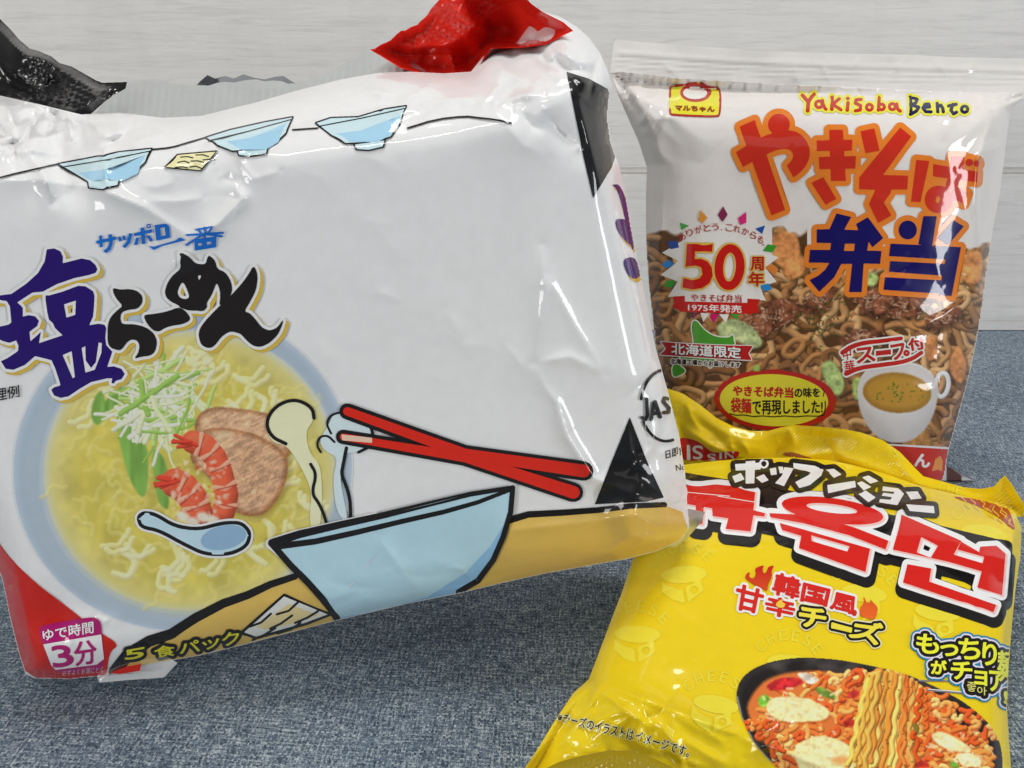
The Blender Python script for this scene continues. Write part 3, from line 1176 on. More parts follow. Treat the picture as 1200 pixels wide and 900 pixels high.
    me_ = R([(500, 85), (520, 82), (565, 110), (595, 145), (655, 150), (665, 110), (675, 95), (710, 125), (722, 175), (770, 195), (800, 240), (812, 290), (803, 330), (745, 388), (735, 385),
             (742, 330), (735, 290), (720, 255), (705, 290), (690, 330), (660, 375), (665, 400), (640, 425), (600, 420), (560, 420), (540, 415), (500, 400), (500, 390), (455, 370), (425, 345),
             (415, 310), (430, 260), (460, 215), (510, 175), (505, 130), (510, 105)], [(608, 213), (632, 213), (615, 248)], [(520, 250), (540, 280), (562, 340), (540, 355), (503, 345), (488, 315), (500, 280)])
    nn = R([(935, 155), (955, 190), (960, 235), (950, 300), (915, 370), (880, 425), (915, 435), (950, 475), (985, 520), (1030, 538), (1075, 520), (1110, 470), (1105, 500), (1080, 560), (1030, 610),
            (975, 635), (930, 625), (890, 590), (860, 555), (800, 540), (750, 570), (705, 630), (670, 642), (625, 620), (610, 540), (660, 470), (740, 390), (800, 335), (860, 270), (905, 210)])
    ttl = U(shio, ra, da, me_, nn)
    p = Print(sh, 4)
    p.add(ttl, K(206, 176, 74), grow=3.2, shift=(4, 3.4))
    p.add(ttl, K(238, 238, 236), grow=3.4)
    edge = p.build('title_outline', M_film, None)
    q = Print(sh, p.lay)
    q.add(shio, K(38, 18, 104))
    q.add(U(ra, da, me_, nn), K(34, 31, 32))
    t = q.build('title_lettering', M_film, root)
    edge.parent = t

    # ---- maker line
    G = lambda pts, *h: poly(T(100, 250, 6.667, pts), *[T(100, 250, 6.667, k) for k in h])
    mk = U(G([(85, 215), (240, 180), (242, 204), (88, 240)]), G([(108, 175), (130, 170), (136, 262), (112, 268)]), G([(178, 165), (208, 163), (215, 225), (200, 280), (165, 312), (140, 295), (175, 265), (188, 230)]),
           G([(255, 185), (275, 180), (285, 215), (262, 222)]), G([(290, 175), (310, 172), (318, 206), (298, 212)]), G([(340, 155), (368, 158), (350, 230), (310, 274), (290, 258), (325, 220)]),
           G([(380, 155), (520, 122), (525, 148), (385, 180)]), G([(430, 115), (460, 108), (470, 237), (440, 242)]), G([(395, 190), (420, 188), (408, 245), (380, 250)]), G([(475, 175), (500, 170), (530, 210), (508, 224)]),
           ring(100 + 495 / 6.667, 250 + 100 / 6.667, 2.1, 1.5), G([(540, 92), (630, 80), (655, 100), (662, 190), (555, 215)], [(585, 115), (618, 107), (626, 170), (592, 183)]),
           G([(492, 253), (530, 262), (700, 213), (740, 187), (782, 210), (600, 255), (535, 287)]))
    F = lambda a, b, w: stroke(T(100, 250, 6.667, [a, b]), w)
    mk = U(mk, F((865, 128), (990, 106), 2.2), F((795, 170), (1075, 152), 2.6), F((930, 112), (935, 200), 2.6), F((925, 160), (790, 248), 2.6), F((940, 160), (1065, 180), 2.8), F((885, 132), (900, 152), 2.4), F((985, 118), (965, 148), 2.4),
           G([(850, 205), (1025, 180), (1022, 265), (855, 292)], [(880, 235), (915, 230), (915, 252), (882, 257)], [(950, 224), (985, 219), (985, 242), (950, 247)]))
    p = Print(sh, 4)
    p.add(mk, K(20, 104, 196), S=6)
    p.build('maker_lettering', M_film, root)

    # ---- row of small bowls on the shoulder
    for k, (bo, foot, lns) in enumerate([
        ([(68, 192), (100, 186), (140, 178), (178, 174), (170, 190), (155, 204), (140, 211), (105, 214), (90, 205)], [(103, 213), (140, 209), (138, 217), (120, 222), (104, 220)], None),
        ([(241, 161), (270, 152), (310, 143), (343, 137), (335, 156), (322, 168), (300, 175), (272, 177), (255, 170)], [(278, 177), (314, 172), (312, 180), (292, 183), (280, 182)], None),
        ([(370, 144), (388, 138), (420, 137), (450, 128), (476, 124), (468, 146), (458, 160), (440, 166), (405, 168), (388, 158)], [(415, 169), (451, 164), (449, 172), (432, 176), (418, 175)], None)]):
        p = Print(sh, 4)
        p.add(U(poly(bo), poly(foot)), BLACK, grow=1.2, S=5)
        p.add(U(poly(bo), poly(foot)), K(196, 220, 234), grow=-.5, S=5)
        b = np.array(bo)
        x0, x1, y1 = b[:, 0].min(), b[:, 0].max(), b[:, 1].max()
        p.add(poly([(x0 + 22, y1 - 12), ((x0 + x1) / 2, y1 - 16), (x1 - 6, y1 - 34), (x1 - 16, y1 - 10), ((x0 + x1) / 2 + 20, y1 - 1), (x0 + 40, y1 - 1)]), K(160, 202, 228), grow=-.8, S=5)
        tl = b[0]
        tr = b[np.argmax(b[:, 0])]
        p.add(stroke([tl + (3, 4), (tl + tr) / 2 + (0, 4.5), tr + (-2, 3)], 1.2), BLACK, S=5)
        p.build('small_bowl_drawing', M_film, root)
    p = Print(sh, 4)
    for ln in (stroke(smooth([(178, 175), (200, 173), (220, 167), (241, 161)], 1, False), 1.8), stroke([(343, 152), (372, 150)], 1.8), stroke([(0, 208), (15, 204), (68, 192)], 1.8),
               stroke(smooth([(478, 150), (510, 140), (545, 136), (560, 138), (580, 140), (599, 144)], 1, False), 2.2)):
        Print(sh, 4).add(ln, BLACK, S=5).build('counter_line_drawing', M_film, root)
    p = Print(sh, 4)
    s = [(193, 196), (208, 181), (254, 177), (235, 200)]
    p.add(poly(s), BLACK, grow=.9, S=5)
    p.add(poly(s), K(232, 220, 170), grow=-.6, S=5)
    p.add(U(*[stroke(wob([(a, b), (a + 8, b - 1), (a + 14, b + 1)], a, .5), 1.3) for a, b in ((212, 184), (230, 182), (208, 190), (224, 189), (206, 196), (222, 196), (238, 187))]), BLACK, S=5)
    p.build('seaweed_sheet_drawing', M_film, root)

    # ---- marks and small lettering
    p = Print(sh, 9)
    arc = lambda a0, a1: [(781 + 30 * math.cos(math.radians(a)), 475 + 42 * math.sin(math.radians(a))) for a in np.linspace(a0, a1, 18)]
    p.add(U(stroke(arc(190, 285), 3.4), stroke(arc(75, 152), 3.4)), BLACK, S=5)
    J = lambda pts: stroke(T(680, 400, 4.09, pts), 4.2)
    p.add(U(J([(318, 278), (322, 355), (312, 375), (296, 366)]), J([(340, 375), (352, 300), (360, 290), (384, 362)]), J([(348, 348), (374, 342)]), J([(422, 275), (404, 272), (398, 288), (426, 320), (424, 340), (400, 342)])), BLACK, S=6)
    p.build('grading_mark', M_film, root)
    p = Print(sh, 4)
    p.add(text('日即食', (780, 528), (803, 520), (803, 532), (781, 538)), BLACK, S=8, grow=.1)
    p.add(text('No.', (792, 545), (805, 543), (805, 550), (793, 552)), BLACK, S=8)
    p.build('small_lettering', M_film, root)
    p = Print(sh, 4)
    p.add(text('理例', (-7, 456), (22, 451), (23, 465), (-6, 471)), BLACK, S=8, grow=.15)
    p.build('small_lettering', M_film, root)

    p = Print(sh, 3)
    bd = spoly(T(0, 640, 5.295, [(240, 520), (262, 490), (560, 440), (610, 450), (628, 490), (632, 545), (650, 690), (640, 740), (620, 780), (420, 790), (340, 780), (300, 720)]))
    p.add(bd, K(170, 24, 106))
    p.add(poly(T(0, 640, 5.295, [(268, 610), (628, 548), (645, 700), (600, 735), (345, 768), (318, 740)])), K(236, 232, 232))
    p.add(text('ゆで時間', T(0, 640, 5.295, [(262, 520)])[0], T(0, 640, 5.295, [(578, 465)])[0], T(0, 640, 5.295, [(580, 538)])[0], T(0, 640, 5.295, [(270, 588)])[0]), K(240, 236, 236), S=7, grow=.25)
    p.add(text('3', *T(0, 640, 5.295, [(318, 625), (425, 612), (465, 735), (335, 755)])), K(170, 24, 106), S=6, grow=.9)
    p.add(text('分', *T(0, 640, 5.295, [(455, 600), (590, 580), (605, 725), (470, 745)])), K(170, 24, 106), S=6, grow=.6)
    p.add(text('必ずよくお湯にとく', *T(0, 640, 5.295, [(385, 775), (640, 745), (640, 785), (385, 806)])), K(226, 190, 196), S=8)
    p.build('cooking_time_badge', M_film, root)

    p = Print(sh, 8)
    q = lambda s, pts: text(s, *T(120, 660, 4.286, pts))
    ws = U(q('5', [(108, 440), (220, 420), (200, 475), (115, 485)]), q('食', [(255, 425), (355, 405), (370, 462), (270, 475)]),
           q('パ', [(385, 400), (480, 385), (495, 440), (390, 455)]), q('ッ', [(500, 395), (585, 375), (585, 425), (510, 435)]), q('ク', [(595, 355), (685, 342), (690, 400), (610, 418)]))
    p.add(ws, BLACK, grow=4.2)
    p.add(ws, K(216, 208, 44), grow=.35, S=7)
    p.build('pack_count_lettering', M_film, root)

    # ---- end seals: silver strip, black end, red end, foot flap, corner fold
    def flap(name, outline, plane, mat, col, fn=None, th=.0006, mid=None, label=None):
        s = Sheet(outline, plane, 0.0, th, mid, Rf=5, Rb=5, pad=6)
        if fn is not None: s.add(fn(s.X, s.Y))
        o = film(name, s, mat, root, col, 3.0, .1)
        if label: o['label'] = label
        return s, o

    T0 = lambda px, py: float(1 / (sh.pl @ [1, px, py]))
    back = lambda pts, d: [(x, y, T0(x, y) + e) for (x, y), e in zip(pts, d)]
    zig = lambda pts, a, n: [tuple(np.array(p_) * (1 - t) + np.array(q_) * t + np.array([0, a * (k % 2)])) for p_, q_ in zip(pts[:-1], pts[1:]) for k, t in enumerate(np.linspace(0, 1, n, endpoint=False))]
    crimp = lambda X, Y, per, amp, ang: amp * np.sin((X * math.cos(ang) + Y * math.sin(ang)) * 2 * np.pi / per)
    top = zig([(146, 96), (196, 95), (214, 99), (236, 100), (262, 96), (300, 93), (330, 95), (352, 99), (366, 92), (385, 84), (410, 70), (432, 58), (452, 52)], 1.6, 3) + [(475, 66), (500, 84), (470, 96), (430, 103), (380, 112), (345, 122), (300, 136), (262, 152), (190, 158), (120, 156), (104, 146), (120, 122)]
    flap('silver_seal', top, back([(120, 130), (300, 93), (450, 70)], [.036, .046, .048]), M_silver, K(196, 200, 200),
         lambda X, Y: crimp(X, Y, 9, .00035, .12) + .0035 * vnoise(X, Y, 45, 41) + .0012 * vnoise(X, Y, 22, 42, 60))
    flap('silver_seal', [(226, 104), (236, 94), (243, 88), (252, 92), (264, 89), (274, 92), (285, 87), (298, 91), (310, 93), (322, 90), (332, 89), (340, 94), (350, 100), (330, 112), (260, 116), (230, 112)],
         back([(243, 92), (300, 92), (300, 115)], [.055, .055, .052]), M_film, lambda v: np.where((v[:, 0] < 256)[:, None], K(48, 50, 56), K(128, 132, 136)), None)
    blk = [(-40, -8), (-20, 6), (0, 22), (12, 34), (22, 46), (35, 57), (46, 60), (60, 66), (70, 74), (84, 78), (98, 86), (112, 94), (120, 97), (149, 96), (147, 104), (132, 112), (122, 120), (106, 134), (86, 137), (66, 129), (48, 126), (20, 121), (-5, 116), (-45, 110)]
    dots = lambda X, Y, a, per: np.sin((X * math.cos(a) + Y * math.sin(a)) * 2 * np.pi / per) * np.sin((-X * math.sin(a) + Y * math.cos(a)) * 2 * np.pi / per)
    flap('black_seal', blk, back([(-20, 40), (120, 100), (50, 120)], [.052, .034, .032]), M_crisp, K(30, 29, 30),
         lambda X, Y: .00042 * dots(X, Y, .55, 6.5) * np.clip((X - 25) / 15, 0, 1) * np.clip((Y - (52 + .42 * X)) / 6 + 1.2, 0, 1) + fold(X, Y, [(-20, 64), (20, 86), (48, 108), (80, 135)], 7, .004) + .001 * vnoise(X, Y, 30, 51) + crumple(X, Y, 60, 100, 80, .03, 6, 56) + wrinkles(X, Y, 57, 10, 60, 105, 50, 14, 35, 30, 50, .0026, 5))
    red = zig([(433, 58), (452, 50), (470, 36), (486, 30), (496, 22), (510, 4)], 1.6, 3) + [(520, -6), (560, -14), (610, -10), (622, 4), (636, 14), (660, 26), (672, 36), (655, 44), (640, 52), (612, 56), (576, 57), (566, 72), (554, 85), (520, 89), (500, 88), (470, 80)]
    flap('red_seal', red, back([(440, 60), (640, 40), (560, 80)], [.034, .008, .017]), M_crisp, K(218, 44, 32),
         lambda X, Y: .0006 * dots(X, Y, .5, 6.2) * np.clip((55 - Y) / 12, 0, 1) * np.clip((585 - X) / 20, 0, 1) + crumple(X, Y, 540, 50, 90, .04, 9, 61) + wrinkles(X, Y, 62, 18, 540, 50, 50, 25, 40, 40, 60, .0036, 7) - fold(X, Y, [(440, 66), (500, 62), (560, 66), (600, 50)], 8, .006) + fold(X, Y, [(470, 60), (530, 50), (585, 8)], 8, .006) + fold(X, Y, [(618, 20), (632, 36), (620, 50), (604, 62)], 5, .003) + .0012 * vnoise(X, Y, 30, 52))
    flap('bottom_seal', [(112, 786), (160, 782), (200, 772), (208, 777), (192, 794), (150, 797), (116, 800)], back([(112, 790), (200, 780), (150, 801)], [-.004, -.002, -.006]), M_crisp, K(190, 192, 194),
         lambda X, Y: .0016 * vnoise(X, Y, 18, 71) + fold(X, Y, [(112, 796), (196, 784)], 4, .002))
    flap('bottom_seal', [(128, 778), (150, 772), (166, 776), (164, 786), (140, 790), (126, 788)], back([(128, 778), (164, 776), (140, 790)], [-.006, -.006, -.006]), M_film, K(190, 36, 26), None)
    flap('corner_fold', [(783, 640), (792, 612), (806, 596), (826, 600), (822, 612), (806, 630), (792, 641)], back([(783, 640), (825, 600), (800, 600)], [-.004, .006, -.002]), M_silver, K(190, 194, 200),
         lambda X, Y: ridge(X, Y, [(788, 640), (806, 600)], 5, .002) + ridge(X, Y, [(800, 634), (824, 602)], 5, .0015))
    return root


build_big_bag()

# ------------------------------------------------------------------ the fried noodle bag at the back
def build_fried_noodle_bag():
    root = thing('noodle_bag', 'upright white and brown fried noodle bag with orange and navy lettering, standing behind at right', 'noodle bag', (0, 0, 0))
    out = [(716, 86), (728, 84), (800, 92), (900, 98), (1000, 102), (1100, 107), (1206, 109), (1196, 117), (1184, 128), (1180, 160), (1175, 200), (1171, 230),
           (1164, 265), (1159, 300), (1152, 350), (1147, 385), (1138, 430), (1128, 470), (1118, 505), (1110, 535), (1107, 556), (1100, 572),
           (1000, 585), (880, 585), (800, 572), (792, 540), (780, 480), (768, 400), (760, 330), (757, 280), (757, 230), (758, 196), (748, 165), (736, 138), (724, 110)]
    plane = [(950, 570, t_on(570, y=.341)), (960, 90, t_on(90, y=.376)), (1150, 330, t_on(330, y=.360))]

    sh = Sheet(out, plane, .023, .016, None, Rf=85, Rb=85)
    X, Y = sh.X, sh.Y
    h = -.014 * np.exp(-(np.maximum(Y - 84, 0) / 34) ** 2)                      # pressed flat towards the top seal
    h += fold(X, Y, [(722, 86), (744, 112), (768, 160), (776, 196)], 8, .0034)
    h += fold(X, Y, [(770, 165), (780, 138), (804, 138)], 7, .0018)
    h += fold(X, Y, [(1172, 122), (1156, 158), (1145, 190), (1142, 240), (1145, 300)], 6, .0030)
    h += fold(X, Y, [(1098, 410), (1103, 470), (1106, 550)], 5, .0018)
    h += fold(X, Y, [(1156, 330), (1110, 368), (1050, 398)], 7, .0020)
    h += fold(X, Y, [(1060, 398), (1100, 404)], 6, .0010)
    h += fold(X, Y, [(777, 200), (773, 300), (778, 430)], 5, .0016)
    h += wrinkles(X, Y, 3, 12, 1150, 130, 25, 30, 110, 40, 50, .0014, 6)
    h += wrinkles(X, Y, 9, 12, 762, 130, 25, 30, 70, 40, 50, .0016, 6)
    h += wrinkles(X, Y, 12, 14, 960, 115, 140, 12, 85, 20, 34, .0007, 5)
    h += wrinkles(X, Y, 19, 12, 1090, 420, 40, 70, 130, 40, 60, .0009, 7)
    h += wrinkles(X, Y, 21, 10, 940, 300, 110, 110, 40, 60, 90, .0004, 9)
    h += .0010 * vnoise(X, Y, 110, 13) + .0002 * vnoise(X, Y, 45, 14) + .0001 * vnoise(X, Y, 20, 16)
    sh.add(boxblur(h, 1))
    WARM = K(224, 219, 214)
    film('film', sh, M_crisp, root, WARM)

    # ---- printed picture of fried noodles and a cup of soup
    c = Canvas(744, 262, 1172, 582, .72)
    c.img[:] = np.array([92, 60, 34]) / 255
    g = np.random.RandomState(77)

    def strand(n, step, wob):
        x, y = 740 + 435 * g.rand(), 270 + 320 * g.rand()
        a, ph, tn = g.rand() * 6.28, g.rand() * 6.28, (g.rand() - .5) * .9
        p = [(x, y)]
        for i in range(n):
            a += tn + wob * math.sin(ph + i * .9)
            x += step * math.cos(a)
            y += step * math.sin(a) * .85
            p.append((x, y))
        return smooth(p, 1, False)

    tones = [(158, 112, 70), (178, 132, 86), (138, 94, 56), (196, 154, 106), (168, 120, 72), (124, 84, 50)]
    for k in range(400):
        c.line(strand(19, 5.0, .36), 6.5 + 3 * g.rand(), tones[g.randint(6)], .48, 1.22, .95)

    def meat(cx, cy, rx, ry, rot, seed):
        r = np.random.RandomState(seed)
        pts = [(x + r.randn() * rx * .1, y + r.randn() * ry * .14) for x, y in ell(cx, cy, rx, ry, rot, 14)]
        c.shape(spoly([(x + 2, y + 4) for x, y in pts]), (40, 22, 12), 4, .6)
        c.shape(spoly(pts), (118, 72, 50), 1.5, 1, lambda X, Y: 1 + .35 * vnoise(X, Y, 7, seed) + .25 * vnoise(X, Y, 3, seed + 1) + .12 * vnoise(X, Y, 14, seed + 2))
        for _ in range(int(rx * 1.6)):
            x, y = cx + r.randn() * rx * .42, cy + r.randn() * ry * .42
            c.line([(x, y), (x + 3 * r.randn(), y + 2 * r.randn())], 1.8, (206, 170, 142), .9, 1.1, .5)

    for q in ((905, 370, 34, 18, -20, 3), (880, 385, 22, 13, 10, 4), (1048, 358, 38, 15, -5, 5), (1020, 352, 22, 16, 30, 6), (1105, 372, 22, 11, -15, 7), (960, 350, 26, 11, -30, 8), (835, 350, 20, 13, 0, 9), (1010, 395, 26, 10, -14, 10)):
        meat(*q)

    def leaf(pts, col, seed):
        c.shape(spoly([(x + 2, y + 3) for x, y in pts]), (50, 44, 20), 3, .5)
        c.shape(spoly(pts), col, 1.5, 1, lambda X, Y: 1 + .16 * vnoise(X, Y, 9, seed) + .12 * vnoise(X, Y, 3, seed + 1))

    leaf([(838, 380), (862, 372), (884, 384), (896, 404), (880, 410), (862, 398), (845, 400)], (186, 200, 142), 21)
    leaf([(960, 428), (975, 420), (988, 440), (990, 456), (980, 466), (968, 448)], (172, 194, 120), 22)
    leaf([(998, 446), (1008, 440), (1012, 465), (1000, 470)], (160, 182, 100), 23)
    leaf([(1018, 318), (1030, 322), (1026, 336), (1014, 334)], (176, 196, 120), 24)
    leaf([(880, 430), (892, 426), (888, 440)], (150, 176, 84), 25)
    for pts, s in (([(905, 275), (932, 268), (940, 300), (922, 318), (900, 300)], 31), ([(918, 300), (945, 300), (944, 322), (920, 330)], 32), ([(1128, 300), (1152, 290), (1150, 334), (1126, 330)], 33),
                   ([(1112, 420), (1124, 402), (1134, 428), (1128, 452), (1114, 440)], 34), ([(1082, 398), (1096, 392), (1100, 420), (1086, 424)], 35), ([(1064, 505), (1088, 500), (1092, 526), (1066, 526)], 36)):
        leaf(pts, (222, 146, 86) if s != 36 else (176, 124, 66), s)
    for k in range(170):
        x, y = 760 + 390 * g.rand(), 300 + 250 * g.rand()
        c.line([(x, y), (x + 2 * g.randn(), y + 1.5 * g.randn())], 1.3 + g.rand(), [(92, 110, 36), (58, 78, 26), (236, 214, 176)][g.randint(3)], .9, 1.1, .6)
    for k in range(60):                                                        # seaweed powder in drifts
        x, y = 968 + 16 * g.randn(), 378 + 18 * g.randn()
        c.line([(x, y), (x + 2 * g.randn(), y + 2 * g.randn())], 1.8, (52, 74, 30), .9, 1, .7)
    top = np.where(c.X < 800, 273 + 3 * np.sin(c.X / 5), np.where(c.X < 905, 302 + 3 * np.sin(c.X / 4), np.where(c.X < 946, 270 + 5 * np.sin(c.X / 7), np.where(c.X < 1128, 308, 288 + 4 * np.sin(c.X / 5)))))
    a = np.clip((top + 3 * vnoise(c.X, c.Y, 7, 60) - c.Y) / 4 + .5, 0, 1)
    c.blend((slice(None), slice(None)), a, np.array([224, 219, 214]) / 255)
    # cup of soup
    Q = lambda pts: T(960, 370, 4.739, pts)
    c.line([(x, y) for x, y in ell(1104, 451, 7.5, 14, 8, 26)] + [ell(1104, 451, 7.5, 14, 8, 26)[0]], 5.5, (226, 222, 220), .8, 1.08)
    cupb = spoly(Q([(210, 400), (214, 470), (232, 545), (270, 620), (330, 680), (400, 706), (470, 706), (540, 678), (600, 620), (640, 540), (660, 450), (662, 390), (630, 320), (560, 268), (440, 250), (310, 265), (240, 320)]))
    c.shape(cupb, (222, 218, 217), .8, 1, lambda X, Y: 1.02 - .10 * np.clip((X - 1050) / 40, -1, 1) ** 2 - .10 * np.clip((Y - 470) / 45, -1, 1))
    c.shape(spoly(Q([(216, 410), (230, 340), (310, 272), (440, 255), (560, 275), (632, 330), (655, 400), (640, 470), (560, 530), (430, 545), (300, 520), (230, 460)])), (208, 203, 202), 1.0)
    c.shape(poly(ell(960 + 432 / 4.739, 370 + 428 / 4.739, 40, 23.5, 4, 40)), (150, 110, 40), .9)
    c.shape(poly(ell(960 + 434 / 4.739, 370 + 424 / 4.739, 37.5, 20.5, 4, 40)), (186, 140, 52), 4)
    for k in range(34):
        x, y = 1052 + 14 * g.randn(), 462 + 8 * g.randn()
        if ((x - 1051) / 35) ** 2 + ((y - 460) / 18) ** 2 < 1:
            c.line([(x, y), (x + 1.6 * g.randn(), y + g.randn())], 1.5, (92, 116, 34), .9, 1, .9)
    c.build('noodle_picture', sh, 1, poly([(744, 262), (1172, 262), (1172, 582), (744, 582)]), M_crisp, root)

    # ---- red band in the corner
    p = Print(sh, 2)
    p.add(poly([(1040, 521), (1112, 525), (1112, 575), (1040, 575)]), K(236, 230, 228), grow=1)
    p.add(poly([(1040, 522), (1112, 526.5), (1112, 575), (1040, 575)]), K(196, 44, 30))
    p.add(text('ん', (1073, 531), (1090, 534), (1089, 548), (1072, 546)), K(236, 232, 230), S=7, grow=.7)
    p.add(poly([(1094, 546), (1096, 538), (1102, 534), (1105, 540), (1104, 552), (1092, 552)]), K(222, 142, 66))
    p.build('red_corner_band', M_crisp, root)

    # ---- main lettering
    A = lambda pts, *h: poly(T(840, 110, 6, pts), *[T(840, 110, 6, k) for k in h])
    B = lambda pts, *h: poly(T(990, 120, 6, pts), *[T(990, 120, 6, k) for k in h])
    Cc = lambda pts, *h: poly(T(930, 235, 5.4545, pts), *[T(930, 235, 5.4545, k) for k in h])
    ya = U(A([(160, 230), (268, 182), (480, 815), (385, 855)]),
           A(smooth([(135, 410), (215, 360), (320, 300), (450, 258), (520, 255), (580, 275), (630, 325), (656, 390), (652, 450), (625, 510), (590, 550), (540, 588)], 1, False) +
             smooth([(493, 505), (530, 465), (540, 425), (520, 395), (480, 385), (430, 392), (370, 415), (250, 478), (185, 515)], 1, False)),
           poly(ell(840 + 437 / 6, 110 + 215 / 6, 12.8, 12.5)))
    ki = U(A([(790, 252), (887, 252), (908, 612), (803, 612)]), A([(702, 328), (954, 322), (950, 400), (702, 402)]), A([(718, 443), (978, 437), (975, 525), (722, 530)]), A([(665, 625), (750, 585), (840, 738), (765, 780)]))
    so = U(B([(110, 203), (208, 182), (245, 340), (145, 357)]), B([(390, 175), (467, 240), (270, 510), (445, 515), (440, 612), (330, 612), (320, 640), (275, 705), (328, 795), (235, 848), (170, 715), (215, 615), (100, 610), (100, 530)]))
    ba = U(B([(503, 403), (595, 412), (532, 702), (465, 698)]), B([(752, 378), (842, 380), (835, 470), (790, 600), (700, 620), (740, 470)]), B([(622, 433), (937, 487), (932, 562), (620, 520)]),
           B([(770, 575), (865, 640), (838, 718), (740, 670)]), poly(ell(990 + 660 / 6, 120 + 682 / 6, 16.3, 16.2), ell(990 + 655 / 6, 120 + 684 / 6, 2.6, 4, 15)),
           poly(ell(990 + 875 / 6, 120 + 423 / 6, 4.4, 4.4)), poly(ell(990 + 926 / 6, 120 + 430 / 6, 3.4, 3.8)))
    ben = U(Cc([(275, 82), (368, 105), (318, 195), (225, 195)]), Cc([(148, 185), (240, 182), (415, 190), (400, 150), (475, 107), (573, 240), (505, 298), (480, 262), (470, 320), (562, 322), (553, 405), (448, 402),
            (435, 585), (355, 585), (375, 405), (305, 405), (260, 490), (165, 583), (102, 508), (160, 480), (205, 440), (230, 398), (98, 397), (105, 315), (235, 315), (240, 272), (148, 270)], [(328, 275), (392, 275), (388, 322), (322, 322)]))
    to = U(poly(ell(930 + 730 / 5.4545, 235 + 188 / 5.4545, 10.6, 11)), Cc([(830, 100), (915, 100), (885, 295), (798, 280)]), Cc([(1022, 125), (1088, 165), (985, 287), (920, 240)]),
           Cc([(620, 275), (1070, 298), (1010, 610), (930, 605), (930, 595), (575, 570), (585, 490), (945, 510), (952, 480), (610, 455), (618, 387), (965, 405), (972, 377), (610, 355)]))
    allw = U(ya, ki, so, ba, ben, to)
    p = Print(sh, 2)
    p.add(allw, K(224, 126, 44), grow=6.2)
    e = p.build('title_outline', M_crisp, None)
    q = Print(sh, p.lay)
    q.add(U(ya, ki, so, ba), K(198, 46, 30))
    q.add(U(ben, to), K(22, 16, 92))
    t = q.build('title_lettering', M_crisp, root)
    e.parent = t

    L = lambda pts, w=3.9: stroke(T(920, 95, 5.217, pts), w)
    Rg = lambda x, y, r, w=3.7: ring(920 + x / 5.217, 95 + y / 5.217, r / 5.217, w)
    red = U(L([(105, 85), (140, 125)], 4.4), L([(178, 80), (143, 125), (138, 182)], 4.6), Rg(207, 142, 20), L([(228, 118), (240, 160), (250, 172)]), L([(287, 98), (286, 172)], 4.4), L([(332, 108), (292, 142), (342, 175)]),
            L([(385, 132), (380, 178)], 4.2), poly(ell(920 + 384 / 5.217, 95 + 106 / 5.217, 2.4, 2.2)), L([(465, 112), (435, 114), (430, 135), (462, 150), (460, 176), (430, 182)]), Rg(516, 160, 18),
            L([(576, 100), (570, 178)]), Rg(590, 158, 17), Rg(656, 156, 18), L([(682, 140), (688, 170), (704, 184)]))
    blu = U(L([(768, 98), (770, 200)]), L([(765, 97), (808, 112), (798, 134), (772, 146)]), L([(775, 146), (818, 160), (802, 184), (766, 204)]), L([(846, 162), (884, 158), (878, 140), (856, 142), (843, 165), (860, 186), (893, 188)]),
            L([(930, 136), (934, 188)]), L([(934, 156), (952, 147), (964, 165), (968, 188)]), L([(1000, 152), (1046, 142)]), L([(1026, 142), (1014, 178), (1030, 200), (1048, 190)]), Rg(1098, 172, 19))
    p = Print(sh, 2)
    p.add(red, K(234, 220, 70), grow=2.6, step=False)
    p.add(blu, K(234, 220, 70), grow=2.6)
    p.add(red, K(190, 42, 34), S=6, step=False)
    p.add(blu, K(26, 24, 74), S=6)
    p.build('latin_lettering', M_crisp, root)

    # ---- maker badge
    W = lambda pts: T(770, 80, 12, pts)
    p = Print(sh, 2)
    bd = spoly(W([(175, 260), (195, 238), (420, 222), (440, 205), (600, 195), (650, 205), (710, 255), (850, 262), (885, 290), (905, 420), (890, 650), (850, 690), (200, 665), (170, 630)]))
    p.add(bd, K(176, 44, 36), grow=.4)
    p.add(bd, K(234, 218, 54), grow=-2.0)
    p.add(U(poly(ell(815, 108.5, 18, 11)), poly(ell(826, 108, 8, 6))), K(182, 52, 42), S=6)
    p.add(poly(ell(814.6, 108.8, 14, 7.4)), K(232, 226, 218), S=6)
    p.add(text('マルちゃん', *W([(258, 520), (806, 540), (806, 612), (258, 592)])), K(150, 58, 30), S=9, grow=.5)
    p.build('maker_badge', M_crisp, root)

    # ---- anniversary mark
    Z = lambda pts: T(750, 230, 6, pts)
    p = Print(sh, 2)
    p.add(poly(Z([(320, 300), (155, 397), (270, 455), (240, 480), (145, 553), (265, 600), (195, 708), (310, 705), (310, 740), (755, 750), (755, 720), (885, 735), (845, 640), (960, 600), (880, 500), (975, 430), (860, 385), (900, 330), (800, 250), (600, 200), (400, 230)])), K(228, 223, 218))
